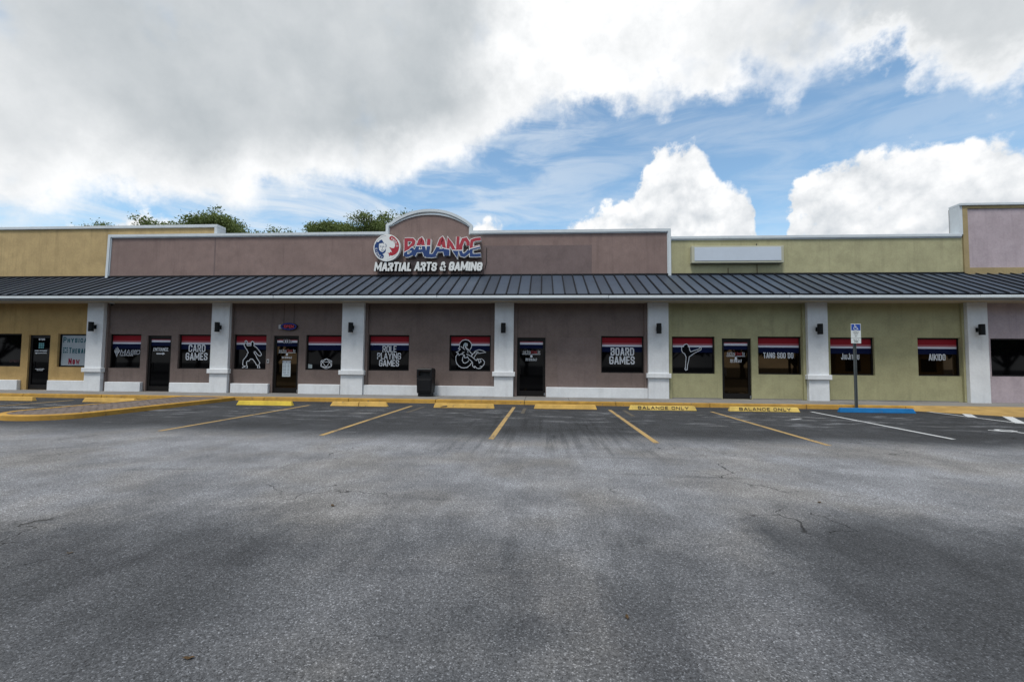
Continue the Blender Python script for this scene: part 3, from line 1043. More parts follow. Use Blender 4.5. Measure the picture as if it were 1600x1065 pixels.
# -- windows and doors
w = window(tan, -23.6, -21.01, 1.09, ZW1, False)
mb = MB()
text(mb, 'OPEN', -21.62, -21.22, 1.26, 1.36, .02, TX)
mb.build('lettering', mat('dim_red_print', (0.035, 0.006, 0.008), 0.5), w)
d = door(tan, -20.69, -19.76, BZ, ZD1, M_PANE, False)
mb = MB()
text(mb, '6709', -20.37, -20.10, 2.155, 2.235, .018, DTX)
mb.build('lettering', M_TEXT, d)
mb = MB()
text(mb, 'OTHER ENTRANCE', -20.51, -19.98, 1.70, 1.76, .012, DTX)
mb.build('lettering', M_TEXT, d)
mb = MB()
mb.strip([(-20.42, 1.635), (-19.98, 1.635)], .022, DTX)
mb.strip([(-20.50, 1.635), (-20.42, 1.635)], .07, DTX - .0006, taper=[.1, 1])
mb.build('arrow', M_TEXT, d)
mb = MB()
text(mb, 'PLEASE USE OTHER', -20.44, -20.06, .985, 1.015, .007, DTX)
text(mb, 'DOOR THANKS', -20.38, -20.12, .935, .965, .007, DTX)
mb.build('lettering', M_TEXT, d)
mb = MB()
for i in range(3):
    for k in range(4):
        mb.poly([(-20.35 + i * .08, DTX, 1.83 + k * .058), (-20.285 + i * .08, DTX, 1.83 + k * .058), (-20.285 + i * .08, DTX, 1.876 + k * .058), (-20.35 + i * .08, DTX, 1.876 + k * .058)])
mb.build('logo', mat('pale_teal_print', (0.10, 0.30, 0.32), 0.5), d)
w = window(tan, -19.43, -18.02, 1.09, ZW1, False)
MB().poly([(-19.37, PN - .003, 1.15), (-18.07, PN - .003, 1.15), (-18.07, PN - .003, 2.36), (-19.37, PN - .003, 2.36)]).build('film', M_PANEL, w)
mb = MB()
text(mb, 'PHYSICAL', -19.32, -18.17, 2.07, 2.29, .038, TX, .045, [1] + [.8] * 7)
mb.build('lettering', M_TEAL, w)
mb = MB()
text(mb, 'THERAPY', -19.05, -18.17, 1.64, 1.87, .038, TX, .035, [1] + [.82] * 6)
mb.build('lettering', M_TEAL, w)
mb = MB()
for i in range(3):
    for k in range(3):
        if i == 1 and k == 1:
            continue
        mb.ngon_disc(-19.28 + i * .075, 1.68 + k * .085, .032, TX, 8)
mb.build('logo', M_TEAL, w)
text(MB(), 'NOW', -19.05, -18.57, 1.20, 1.44, .050, TX, .035, [1, .8, .8]).build('lettering', M_NOWRED, w)

WN = {}
for i, h in enumerate(B_W):
    WN[i] = window(brown, *h)
DR = [door(brown, *h, pane=(M_DPANE if i == 1 else M_PANE)) for i, h in enumerate(B_D)]
GW = [window(green, *h, pane=M_PANE if i == 0 else M_DPANE) for i, h in enumerate(G_W)]
GD = door(green, 6.50, 7.53, BZ, 2.36)
window(lilac, 15.64, 18.6, 1.08, 2.40, False)
MB().box(15.64 + 1.46, 15.64 + 1.50, FR - .004, FR + .06, 1.125, 2.355).build('mullion', M_BRONZE, lilac)

# MAGIC window
mb = MB()
for k, (dx_, h0, h1) in enumerate([(-.10, 1.72, 1.80), (-.055, 1.73, 1.865), (0, 1.73, 1.90), (.055, 1.73, 1.865), (.10, 1.72, 1.80)]):
    mb.strip([(-16.985 + dx_ * 0.6, h0 - .06), (-16.985 + dx_, h1)], .034, TX - .0005 * k, taper=[.6, .75])
mb.strip([(-17.10, 1.74), (-17.03, 1.66), (-16.99, 1.53), (-16.95, 1.66), (-16.87, 1.74)], .026, TX - .003)
text(mb, 'MAGIC', -16.87, -16.02, 1.605, 1.80, .04, TX, .018, slant=.18)
text(mb, 'THE GATHERING', -16.87, -16.30, 1.553, 1.59, .010, TX)
mb.build('lettering', M_TEXT, WN[0])
mb = MB()
text(mb, 'MAGIC', -16.867, -16.022, 1.613, 1.795, .016, TX - .006, .046, slant=.18)
mb.build('lettering_inline', M_NAVY, WN[0])
d = DR[0]
text(MB(), 'ENTRANCE', -15.43, -14.81, 1.755, 1.89, .019, DTX).build('lettering', M_TEXT, d)
mb = MB()
mb.strip([(-15.30, 1.65), (-15.04, 1.65)], .045, DTX)
mb.strip([(-15.04, 1.65), (-14.94, 1.65)], .11, DTX - .0006, taper=[1, .08])
mb.build('arrow', M_TEXT, d)
mb = MB()
text(mb, 'CARD', -13.98, -13.28, 1.73, 2.02, .045, TX)
text(mb, 'GAMES', -14.09, -13.18, 1.41, 1.70, .045, TX)
mb.build('lettering', M_TEXT, WN[1])
mb = MB()
text(mb, 'ROLE', -6.14, -5.59, 1.775, 2.02, .034, TX)
text(mb, 'PLAYING', -6.34, -5.41, 1.505, 1.75, .033, TX)
text(mb, 'GAMES', -6.26, -5.48, 1.235, 1.48, .035, TX)
mb.build('lettering', M_TEXT, WN[4])
mb = MB()
text(mb, 'BOARD', 2.52, 3.38, 1.71, 2.0, .046, TX)
text(mb, 'GAMES', 2.47, 3.40, 1.39, 1.685, .047, TX)
mb.build('lettering', M_TEXT, WN[6])
text(MB(), 'TANG SOO DO', 8.0, 9.05, 1.655, 1.86, .029, TX).build('lettering', M_TEXT, GW[1])
text(MB(), 'JIUJITSU', 10.70, 11.32, 1.63, 1.85, .026, TX, .018, [1, .8, .8, 1, .8, .8, .8, .8]).build('lettering', M_TEXT, GW[2])
text(MB(), 'AIKIDO', 13.67, 14.23, 1.62, 1.845, .031, TX).build('lettering', M_TEXT, GW[3])


def trace(hole, rect, lines, w, parent, name, m=M_TEXT, y=TX):
    """outline drawn on a window; rect = the opening in the sketch's own units"""
    x0, x1, z0, z1 = hole
    a, b, c, e = rect

    def q(p):
        return (x0 + (p[0] - a) / (b - a) * (x1 - x0), z1 - (p[1] - c) / (e - c) * (z1 - z0))
    mb = MB()
    for k, (pts, closed) in enumerate(lines):
        mb.strip([q(p) for p in pts], w, y - .0006 * k, closed=closed)
    mb.build(name, m, parent)
    return q


# standing fighter with a raised hand
fighter = [(365, 190), (335, 205), (345, 255), (312, 300), (350, 370), (395, 430), (430, 505), (405, 530), (395, 580), (345, 645), (310, 690), (300, 760), (300, 825), (345, 850), (375, 845),
           (350, 868), (300, 880), (300, 903), (350, 910), (420, 895), (418, 850), (400, 820), (395, 740), (430, 712), (455, 718), (490, 665), (545, 665), (600, 730), (640, 800),
           (680, 835), (685, 895), (715, 912), (738, 885), (715, 835), (715, 790), (738, 765), (700, 705), (655, 640), (625, 570), (580, 510), (582, 475), (605, 470), (650, 525),
           (695, 570), (740, 585), (772, 550), (740, 490), (690, 430), (635, 365), (570, 325), (572, 270), (560, 225), (525, 205), (495, 225), (490, 320), (400, 322), (380, 270), (395, 215)]
hole = B_W[2]
FRECT = (95, 925, 40, 930)
q = None
x0, x1, z0, z1 = hole


def fillpoly(pts, hole, rect, parent, m=M_PANE, y=TX + .0015):
    a, b, c, e = rect
    x0, x1, z0, z1 = hole
    me = MB()
    me.poly([(x0 + (p[0] - a) / (b - a) * (x1 - x0), y, z1 - (p[1] - c) / (e - c) * (z1 - z0)) for p in pts][::-1])
    return me.build('figure', m, parent)


M_FIG = mat('black_figure_print', (0.002, 0.002, 0.003), 0.4, 0.08)
fillpoly(fighter, B_W[2], FRECT, WN[2], M_FIG)
trace(B_W[2], FRECT, [(fighter, True)], .030, WN[2], 'figure_outline')
# twenty-sided die
DRECT = (40, 885, 55, 945)
trace(B_W[3], DRECT, [([(485, 655), (605, 715), (605, 850), (485, 918), (362, 850), (362, 715)], True), ([(395, 740), (565, 740), (480, 872)], True),
                      ([(485, 660), (395, 738)], False), ([(487, 660), (563, 738)], False), ([(365, 715), (395, 738)], False), ([(603, 716), (567, 738)], False),
                      ([(365, 850), (478, 870)], False), ([(602, 850), (482, 870)], False), ([(480, 876), (484, 914)], False), ([(393, 742), (366, 846)], False), ([(567, 742), (601, 846)], False)],
      .020, WN[3], 'die_outline')
mb = MB()
hx0, hx1, hz0, hz1 = B_W[3]
mb.poly([(hx0 + .06, TX, hz0 + .06), (hx0 + .22, TX, hz0 + .06), (hx0 + .22, TX, hz0 + .20), (hx0 + .11, TX, hz0 + .22), (hx0 + .06, TX, hz0 + .23)])
mb.build('sticker', mat('pale_sticker', (0.32, 0.38, 0.40), 0.5), WN[3])
# curling dragon ampersand
ARECT = (45, 1095, 60, 980)
dr = [([(560, 430), (595, 370), (605, 300), (575, 235), (520, 185), (450, 170), (370, 185), (310, 240), (288, 310), (300, 360), (265, 400), (310, 415), (270, 465), (215, 495), (262, 520), (280, 575), (320, 545),
        (370, 545), (420, 570), (430, 640), (470, 635), (500, 605), (520, 650), (610, 730), (630, 760), (635, 850), (680, 890), (690, 850), (740, 900), (790, 912), (850, 895), (885, 850), (925, 800), (935, 740),
        (905, 690), (850, 660), (800, 670), (750, 660), (745, 700), (715, 700), (660, 650), (600, 600), (520, 560), (470, 540)], False),
      ([(330, 345), (380, 385), (430, 435), (390, 375), (400, 300), (440, 255), (490, 275), (490, 330), (440, 330), (470, 380), (540, 440), (580, 510), (620, 530), (600, 590)], False),
      ([(262, 520), (205, 600), (200, 690), (225, 780), (280, 850), (350, 890), (420, 898), (500, 880), (570, 820), (612, 752)], False),
      ([(405, 575), (375, 640), (370, 710), (400, 765), (440, 775), (500, 745), (540, 700)], False),
      ([(605, 585), (650, 520), (700, 460), (790, 425), (880, 445), (965, 492), (830, 515), (740, 515), (700, 570), (665, 640)], False),
      ([(630, 540), (690, 500), (780, 480)], False),
      ([(780, 680), (800, 770), (850, 730), (820, 680)], False), ([(430, 350), (480, 420), (525, 460)], False), ([(820, 855), (880, 850)], False),
      ([(490, 480), (520, 500)], False), ([(370, 500), (420, 490), (350, 530)], False)]
body = [p for p in dr[0][0]]
dragon_fill = [(560, 430), (595, 370), (605, 300), (575, 235), (520, 185), (450, 170), (370, 185), (310, 240), (288, 310), (300, 360), (265, 400), (310, 415), (270, 465), (215, 495), (262, 520),
               (205, 600), (200, 690), (225, 780), (280, 850), (350, 890), (420, 898), (500, 880), (570, 820), (612, 752), (635, 850), (680, 890), (740, 900), (790, 912), (850, 895), (885, 850), (925, 800),
               (935, 740), (905, 690), (850, 660), (800, 670), (715, 700), (660, 650), (600, 590), (580, 510)]
fillpoly(dragon_fill, B_W[5], ARECT, WN[5], M_FIG)
trace(B_W[5], ARECT, dr, .026, WN[5], 'dragon_outline')
a_, b_, c_, e_ = ARECT
hx0, hx1, hz0, hz1 = B_W[5]
MB().ngon_disc(hx0 + (443 - a_) / (b_ - a_) * (hx1 - hx0), hz1 - (295 - c_) / (e_ - c_) * (hz1 - hz0), .066, TX - .009, 16).build('dragon_eye', mat('pale_blue_print', (0.34, 0.42, 0.46), 0.5), WN[5])
# high kick
kick = [(262, 130), (232, 145), (228, 165), (205, 168), (203, 205), (215, 235), (240, 250), (257, 290), (252, 350), (246, 420), (240, 432), (250, 447), (268, 440), (270, 420), (272, 390), (285, 340), (295, 285),
        (320, 268), (360, 240), (400, 220), (437, 200), (440, 178), (425, 168), (415, 190), (390, 200), (350, 212), (312, 226), (300, 200), (296, 172), (284, 165), (284, 145)]
KRECT = (78, 590, 45, 487)
fillpoly(kick, G_W[0], KRECT, GW[0], M_FIG)
trace(G_W[0], KRECT, [(kick, True)], .024, GW[0], 'figure_outline')


def door_mark(d, x0, x1, z0, z1, ph, y=DTX):
    """small winged two-tone mark over a phone number"""
    rnd = random.Random(5)
    ws, rs = MB(), MB()
    u = (x1 - x0)
    hgt = z1 - z0
    xx = x0 + .04 * u
    i = 0
    while xx < x1 - .06 * u:
        mb = ws if i < 6 or i > 10 else rs
        zz0 = z0 + hgt * .42
        k = i % 4
        w_ = .05 * u
        if k == 0:
            mb.strip([(xx, zz0), (xx, z1), (xx + w_ * .8, zz0), (xx + w_ * .8, z1)], .013, y)
        elif k == 1:
            mb.strip([(xx, zz0), (xx + w_ * .4, z1), (xx + w_ * .8, zz0)], .013, y)
        elif k == 2:
            mb.strip([(xx + w_ * .8, z1), (xx, z1), (xx, zz0), (xx + w_ * .8, zz0)], .013, y)
        else:
            mb.strip([(xx + w_ * .4, zz0), (xx + w_ * .4, z1 + .02)], .014, y)
        xx += .074 * u
        i += 1
    cx = (x0 + x1) / 2
    ws.strip([(x0, z0 + hgt * .22), (cx - .06, z0 + hgt * .2), (cx, z0 + .01), (cx + .06, z0 + hgt * .2), (x1, z0 + hgt * .22)], .018, y - .001)
    ws.ngon_disc(cx, z0 - .045, .045, y - .002, 14)
    text(ws, '727.279.5417', *ph, .014, y, .007)
    ws.build('lettering', M_TEXT, d)
    rs.build('lettering', mat('red_print', (0.40, 0.06, 0.07), 0.5), d)


door_mark(DR[1], -10.27, -9.58, 1.70, 1.84, (-10.13, -9.72, 1.50, 1.575))
door_mark(DR[2], -0.76, -0.08, 1.70, 1.86, (-.64, -.21, 1.49, 1.58))
door_mark(GD, 6.69, 7.35, 1.68, 1.85, (6.81, 7.22, 1.49, 1.60))
# street number and opening hours on the glass door
mb = MB()
text(mb, '6701', -10.09, -9.76, 2.095, 2.24, .046, DTX - .001, .02)
mb.build('lettering', M_TEXT, DR[1])
text(MB(), '6701', -10.08, -9.77, 2.103, 2.232, .026, DTX - .004, .036).build('lettering', M_INK, DR[1])
mb = MB().box(-10.09, -9.76, DTX - .004, DTX, .80, 1.42)
hs = mb.build('hours_notice', mat('notice_paper', (0.50, 0.57, 0.62), 0.6), DR[1])
mb = MB()
y_ = DTX - .006
mb.poly([(-10.085, y_, 1.335), (-9.765, y_, 1.335), (-9.765, y_, 1.405), (-10.085, y_, 1.405)])
for i in range(7):
    z_ = 1.27 - i * .055
    mb.strip([(-10.06, z_), (-10.02, z_)], .018, y_).strip([(-10.005, z_), (-9.94, z_)], .018, y_).strip([(-9.88, z_), (-9.81, z_)], .018, y_)
mb.strip([(-10.04, .87), (-9.81, .87)], .02, y_)
mb.build('hours_print', mat('blue_grey_ink', (0.05, 0.08, 0.14), 0.6), DR[1])['kind'] = 'stuff'
mb = MB()
text(mb, 'STORE HOURS', -10.06, -9.79, 1.35, 1.39, .009, y_ - .002)
mb.build('hours_heading', M_TEXT, DR[1])
MB().box(.55, 1.98, WL - .004, WL - .0006, PZ + .01, 2.36).build('repaint_patch', stucco('taupe_touch_up', (0.176, 0.139, 0.131), 13), brown)
# door entry keypad
MB().box(-10.67, -10.575, WL - .02, WL - .001, 1.32, 1.47).build('keypad', mat('keypad_cover', (0.42, 0.43, 0.44), 0.5), brown, bevel=.006)
MB().box(-10.645, -10.60, WL - .026, WL - .0205, 1.36, 1.43).build('keypad_button', M_BLACK, brown)

# -- pilaster strips, columns, plinths
COLS = [(-18.0, -17.31), (-12.83, -12.11), (-7.62, -6.768), (-1.785, -1.077), (3.822, 4.552), (9.389, 10.078), (14.73, 15.39)]


def column(parent, x0, x1, cap=True):
    c = MB().box(x0, x1, COLF, WL - .001, BZ - .02, SOF).build('column', M_WHITE, parent, bevel=.012)
    if cap:
        MB().box(x0 - .065, x1 + .065, COLF - .065, WL - .10, .905, 1.075).build('column_band', M_WHITE, c, bevel=.012)
    return c


for i, (a, b) in enumerate(COLS):
    column(brown if i < 5 else green, a, b, i < 6)


PZ = .525


def pil(parent, x0, x1, z0, m):
    MB().box(x0, x1, WL - .085, WL - .0005, z0, SOF).build('pilaster', m, parent, bevel=.006, seg=1)


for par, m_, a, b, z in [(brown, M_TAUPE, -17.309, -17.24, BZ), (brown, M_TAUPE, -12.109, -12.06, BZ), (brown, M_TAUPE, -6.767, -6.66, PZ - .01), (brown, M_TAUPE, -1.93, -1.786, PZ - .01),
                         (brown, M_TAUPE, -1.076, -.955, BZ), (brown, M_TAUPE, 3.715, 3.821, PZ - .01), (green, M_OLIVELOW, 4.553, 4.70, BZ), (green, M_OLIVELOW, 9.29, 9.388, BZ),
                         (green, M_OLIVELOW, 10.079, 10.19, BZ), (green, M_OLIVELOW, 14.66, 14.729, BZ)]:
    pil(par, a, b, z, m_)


def plinth(parent, x0, x1, z1=PZ):
    MB().box(x0, x1, WL - .14, WL - .0008, BZ - .02, z1).build('plinth', M_WHITE, parent, bevel=.014)


for a, b in [(-30, -20.93), (-19.64, -18.002)]:
    plinth(tan, a, b, .555)
for a, b in [(-17.20, -15.72), (-14.52, -12.832), (-12.03, -10.52), (-9.32, -7.68), (-6.766, -1.787), (.13, 3.82)]:
    plinth(brown, a, b)
# damp line at the foot of the green and lilac walls: thin concrete upstand
MB().box(4.5, 6.46, WL - .012, WL - .0008, BZ - .02, BZ + .03).build('base_bead', M_CONC, green)
MB().box(7.57, 9.25, WL - .012, WL - .0008, BZ - .02, BZ + .03).build('base_bead', M_CONC, green)
MB().box(9.95, 14.52, WL - .012, WL - .0008, BZ - .02, BZ + .03).build('base_bead', M_CONC, green)

# -- upper parapets standing behind the canopy
UY = 18.7
RB = 4.98


def flat_band(parent, x0, x1, z1, m, y0=UY, y1=UY + .3, name='parapet', z0=RB - .35):
    return MB().box(x0, x1, y0, y1, z0, z1).build(name, m, parent)


# tan: higher, slightly behind the brown one
p = flat_band(tan, -32, -14.33, 7.24, M_TAN, UY + .13, UY + .55)
MB().box(-32, -14.27, UY + .07, UY + .62, 7.24, 7.37).build('coping', M_TRIM, p, bevel=.012)
MB().box(-14.40, -14.27, UY + .07, UY + .62, 6.5, 7.237).build('end_trim', M_TRIM, p, bevel=.008)
# brown with a curved crown
NA = 22
ACX, AX0, AX1 = -4.81, -6.60, -3.03


def crown(off):
    pts = [(AX1 - off, 6.9), (AX1 - off, 7.10 - off * .4)]
    for i in range(1, NA):
        t = i / NA
        x = AX1 - off + (AX0 - AX1 + 2 * off) * t
        u = (x - ACX) / (AX1 - ACX)
        pts.append((x, 7.12 + (0.645 - off) * (1 - abs(u) ** 2.15) - off * .4))
    pts += [(AX0 + off, 7.15 - off * .4), (AX0 + off, 6.9)]
    return pts


cr = crown(.06)
mb = MB().prism_xz([(-19.26, RB - .35), (5.07, RB - .35), (5.07, 6.80)] + [(x, max(z, 6.80)) for x, z in cr] + [(-19.18, 6.80)], UY, UY + .12)
p = mb.build('parapet', M_BROWN, brown)


def trim_path(par, pts, w, y0, y1, name='coping'):
    mb = MB()
    mb.strip(pts, w, y0, y1)
    b = len(mb.v)
    nn = b // 2
    o = mb.build(name, M_TRIM, par)
    return o


# coping: wide cap with a stepped bead below it
path = [(-19.20, 4.9), (-19.155, 6.865), (AX0 - .01, 6.865)] + [(AX0 - .01, 7.20)] + [(x, z + .045) for x, z in crown(.0)[-3:1:-1]] + [(AX1 + .01, 7.14), (AX1 + .01, 6.865), (5.12, 6.865), (5.12, 4.9)]
trim_path(p, path, .115, UY - .07, UY + .16)
path2 = [(-19.13, 4.9), (-19.09, 6.79), (AX0 + .055, 6.79)] + [(AX0 + .055, 7.16)] + [(x, z - .025) for x, z in crown(.06)[-3:1:-1]] + [(AX1 - .055, 7.10), (AX1 - .055, 6.79), (5.06, 6.79), (5.06, 4.9)]
trim_path(p, path2, .05, UY - .035, UY + .1, 'coping_bead')
MB().box(-2.50, 2.0, UY - .004, UY - .0005, RB - .1, 6.29).build('repaint_patch', M_PATCH, p)
MB().box(-14.30, -14.25, UY - .006, UY - .0006, RB - .1, 6.76).build('stucco_joint', M_PATCH, p)
# green
p = flat_band(green, 5.2, 16.34, 6.48, M_GREEN)
MB().box(5.19, 16.30, UY - .06, UY + .36, 6.48, 6.60).build('coping', M_TRIM, p, bevel=.012)
MB().box(5.19, 16.30, UY - .025, UY - .0006, 6.44, 6.478).build('coping_bead', M_TRIM, p)
# lilac: tallest, ochre frame round a recessed panel
p = MB().box(16.35, 30, UY, UY + .4, RB - .35, 7.689).build('parapet', M_OCHRE, lilac)
mb = MB().box(16.53, 30, UY - .055, UY - .0006, 7.58, 7.69).box(16.53, 30, UY - .055, UY - .0006, RB - .2, 5.25).box(16.345, 16.53, UY - .055, UY - .0006, RB - .2, 7.69)
mb.build('frame_moulding', M_OCHRE, p)
MB().box(16.53, 30, UY - .02, UY - .0007, 5.25, 7.58).build('stucco_panel', M_LILAC, p)
MB().box(16.24, 30, UY - .11, UY + .42, 7.69, 7.79).build('coping', M_TRIM, p, bevel=.012)
MB().box(16.24, 16.344, UY - .05, UY + .40, 6.56, 7.687).build('end_trim', M_TRIM, p)
MB().tube([(16.225, UY + .40, 7.67), (16.225, UY + .40, 7.1), (16.22, UY + .40, 6.6)], .008, 6).build('cable', M_BLACK, lilac)
# building volumes behind the fronts
for par, a, b in [(tan, -30, -17.45), (brown, -17.45, 4.13), (green, 4.13, 14.85), (lilac, 14.85, 24)]:
    MB().box(a + .002, b - .002, WL + .2, 34, 0, 3.6).build('back_volume', M_TAR, par)
    MB().box(a + .002, b - .002, UY + .75, 34, 3.6, 5.9).build('flat_roof', M_TAR, par)

# ================================================================== CANOPY ROOF
canopy = thing('canopy_roof', (-3.0, 16.1, 3.62), 'dark blue grey standing seam metal canopy running along the whole row of shops', 'canopy')
EY, EZ = 16.12, 3.845
TY, TZ = UY + .02, 5.035
sl = (TZ - EZ) / (TY - EY)
X0, X1, SP = -28.2, 22.2, 0.42
N_ = int((X1 - X0) / SP)
ph = (-0.055 - X0) % SP
base_panel = MB().hexa([(0, EY, EZ - .03), (SP - .02, EY, EZ - .03), (SP - .02, TY, TZ - .03), (0, TY, TZ - .03), (0, EY, EZ), (SP - .02, EY, EZ), (SP - .02, TY, TZ), (0, TY, TZ)])
base_seam = MB().hexa([(-.026, EY - .01, EZ - .03), (.026, EY - .01, EZ - .03), (.026, TY, TZ - .03), (-.026, TY, TZ - .03),
                       (-.020, EY - .01, EZ + .045), (.020, EY - .01, EZ + .045), (.020, TY, TZ + .045), (-.020, TY, TZ + .045)])
ox, oy, oz = ORG[canopy.name]


def mk(mb, name, m):
    me = bpy.data.meshes.new(name)
    me.from_pydata([(x, y - oy, z - oz) for x, y, z in mb.v], [], mb.f)
    me.materials.append(m)
    return me


mp, ms = mk(base_panel, 'roof_panel', M_ROOF), mk(base_seam, 'roof_seam', M_SEAM)
for i in range(N_):
    x = X0 + ph + i * SP
    o = bpy.data.objects.new('roof_seam', ms)
    COL.objects.link(o)
    o.parent = canopy
    o.location = (x - ox, 0, 0)
    o = bpy.data.objects.new('roof_panel', mp)
    COL.objects.link(o)
    o.parent = canopy
    o.location = (x + .01 - ox, random.uniform(-.002, .002), random.uniform(-.003, .003))
MB().box(X0, X1, EY - .045, EY - .006, EZ - .055, EZ + .012).build('drip_edge', M_SEAM, canopy)
MB().box(X0, X1, TY - .06, TY - .022, TZ - .03, TZ + .05).build('head_flashing', M_SEAM, canopy)
# gutter in lengths with small joints
gx = X0
gi = 0
while gx < X1:
    L_ = 6.1
    e = min(gx + L_, X1)
    dz = random.uniform(-.006, .006)
    MB().prism_xz([(0, 0)] * 0 + [(gx + .004, 3.69 + dz), (e - .004, 3.69 + dz), (e - .004, 3.79 + dz), (gx + .004, 3.79 + dz)], EY - .12, EY - .004).build('gutter', M_TRIM, canopy, bevel=.02)
    gx += L_
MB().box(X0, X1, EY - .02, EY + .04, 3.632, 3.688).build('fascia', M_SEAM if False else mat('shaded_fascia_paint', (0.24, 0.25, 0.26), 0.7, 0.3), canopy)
MB().box(X0, X1, EY + .042, WL + .15, SOF + .002, SOF + .06).build('soffit', M_SOFFIT, canopy)

# ================================================================== ROOF SIGN
sign = thing('shop_sign', (-4.8, 18.5, 5.19), 'red and blue BALANCE channel letter sign with round emblem above the canopy', 'sign')
SF = 18.44
strokes = [
    ('B', [([(100, 125), (150, 118), (240, 122), (268, 150), (255, 195), (205, 250), (125, 300)], 52), ([(122, 120), (125, 270), (118, 415)], 56), ([(150, 305), (230, 285), (258, 310), (250, 350), (215, 385), (165, 405), (120, 405)], 42)]),
    ('A', [([(265, 405), (320, 300), (385, 130), (405, 118), (425, 150), (455, 290), (490, 415)], 56), ([(320, 325), (440, 318)], 44)]),
    ('L', [([(545, 110), (540, 250), (520, 405), (600, 410), (680, 398)], 56)]),
    ('A', [([(640, 400), (705, 290), (770, 125), (788, 112), (805, 140), (830, 280), (865, 410)], 56), ([(705, 318), (820, 310)], 44)]),
    ('N', [([(895, 410), (902, 250), (905, 130), (960, 210), (1020, 330), (1062, 405), (1075, 250), (1082, 75)], 48)]),
    ('C', [([(1262, 235), (1265, 180), (1225, 120), (1175, 130), (1135, 230), (1128, 330), (1150, 395), (1195, 408), (1250, 370), (1290, 320)], 52)]),
    ('E', [([(1495, 118), (1400, 125), (1335, 150), (1322, 260), (1325, 405), (1410, 408), (1498, 402)], 46), ([(1330, 290), (1400, 275), (1485, 255)], 40)]),
]
ksc = 0.02713 / 11.85
for i, (ch, sts) in enumerate(strokes):
    back = MB()
    face = MB()
    for k, (pts, wd) in enumerate(sts):
        pp = [bal(*q_) for q_ in pts]
        # rounded ends: short tapered lead-ins
        back.strip(pp, (wd + 32) * ksc, SF - .001 * k - .0004 * (i % 3), SF + .19)
        face.strip(pp, (wd + 9) * ksc, SF - .006 - .0006 * k - .0003 * (i % 3))
    o = back.build('letter', M_LETTER, sign)
    face.build('letter_face', M_BALFACE, o)
mb_s = 'MARTIAL ARTS & GAMING'
for ch, a, b, zt in layout(mb_s, -7.06, -2.52, 5.195, 5.56, .082, .02):
    if ch == ' ':
        continue
    m1, m2 = MB(), MB()
    dz = random.uniform(-.015, .02)
    dt = random.uniform(-.006, .008)
    glyph(m1, ch, a, b, 5.195 + dz * .3, zt + dz, .086 + dt, SF + .02, SF + .18, .13)
    o = m1.build('letter', M_RETURN, sign)
    glyph(m2, ch, a - .004, b + .004, 5.193 + dz * .3, zt + dz, .082 + dt, SF + .014, None, .13)
    m2.build('letter_face', M_LETTER, o)
# emblem
ECX, ECZ, ER = -6.525, 6.165, .575


def em(zx, zy):
    return (ECX + (zx - 542) / 377 * ER, ECZ - (zy - 583) / 377 * ER)


disc = [(ECX + ER * math.cos(2 * math.pi * i / 48), ECZ + ER * math.sin(2 * math.pi * i / 48)) for i in range(48)]
emb = MB().prism_xz(disc, SF - .02, SF + .16).build('emblem', M_LETTER, sign, bevel=.01, seg=1)


def eprint(pts, m, name, y):
    return MB().poly([(em(*q_)[0], y, em(*q_)[1]) for q_ in pts][::-1]).build(name, m, emb)


EY0 = SF - .0245
eprint([(255, 415), (200, 500), (195, 590), (215, 690), (265, 780), (330, 850), (400, 882), (450, 865), (468, 820), (455, 780), (420, 752), (470, 730), (510, 690), (515, 630), (500, 600), (480, 660), (430, 700),
        (370, 680), (330, 640), (318, 560), (322, 460), (420, 440), (470, 480), (440, 420), (400, 350), (350, 370), (300, 420)], M_SBLUE, 'emblem_blue', EY0)
eprint([(605, 310), (625, 270), (680, 252), (760, 300), (830, 380), (875, 470), (885, 570), (870, 650), (830, 720), (770, 770), (700, 800), (640, 790), (610, 825), (608, 760), (560, 715), (615, 730), (640, 690), (690, 715),
        (660, 640), (605, 560), (680, 590), (745, 590), (775, 520), (762, 450), (720, 390), (650, 372), (615, 345)], M_SRED, 'emblem_red', EY0)
mb = MB()
for pts, wd in [([(345, 540), (390, 537)], 14), ([(425, 540), (470, 545)], 14), ([(380, 640), (420, 655), (455, 640)], 12), ([(420, 550), (410, 600), (430, 605)], 8), ([(505, 470), (525, 520), (515, 570)], 14)]:
    mb.strip([em(*q_) for q_ in pts], wd / 377 * ER, EY0 - .002)
mb.strip([em(542 + 338 * math.cos(R(a)), 583 + 338 * math.sin(R(a))) for a in range(200, 268, 4)], .006, EY0 - .0005)
mb.strip([em(542 + 322 * math.cos(R(a)), 583 + 322 * math.sin(R(a))) for a in range(20, 92, 4)], .005, EY0 - .0007)
mb.build('emblem_lines', M_SBLUE, emb)
mb = MB()


def arc_text(s, a0, a1, rad, size, flip):
    for i, ch in enumerate(s):
        a = R(a0 + (a1 - a0) * i / (len(s) - 1))
        cx, cz = ECX + rad * math.cos(a), ECZ + rad * math.sin(a)
        rot = a - math.pi / 2 if not flip else a + math.pi / 2
        for k, pl in enumerate(G[ch][1]):
            pts = []
            for px, pz in pl:
                lx, lz = (px - .5) * size * .62, (pz - .5) * size
                pts.append((cx + lx * math.cos(rot) - lz * math.sin(rot), cz + lx * math.sin(rot) + lz * math.cos(rot)))
            mb.strip(pts, size * .2, EY0 - .003 - .0004 * k, closed=pl[0] == pl[-1] and len(pl) > 2)


arc_text('SIDNEY', 184, 243, .45, .075, True)
arc_text('KNODIE', 62, 8, .445, .075, False)
mb.build('emblem_lettering', M_LETTER, emb)
# fixing conduit beside the sign
MB().tube([(-2.36, UY - .02, 6.2), (-2.36, UY - .02, 5.6), (-2.42, UY - .02, 5.3)], .012, 6).build('conduit', M_RETURN, sign)

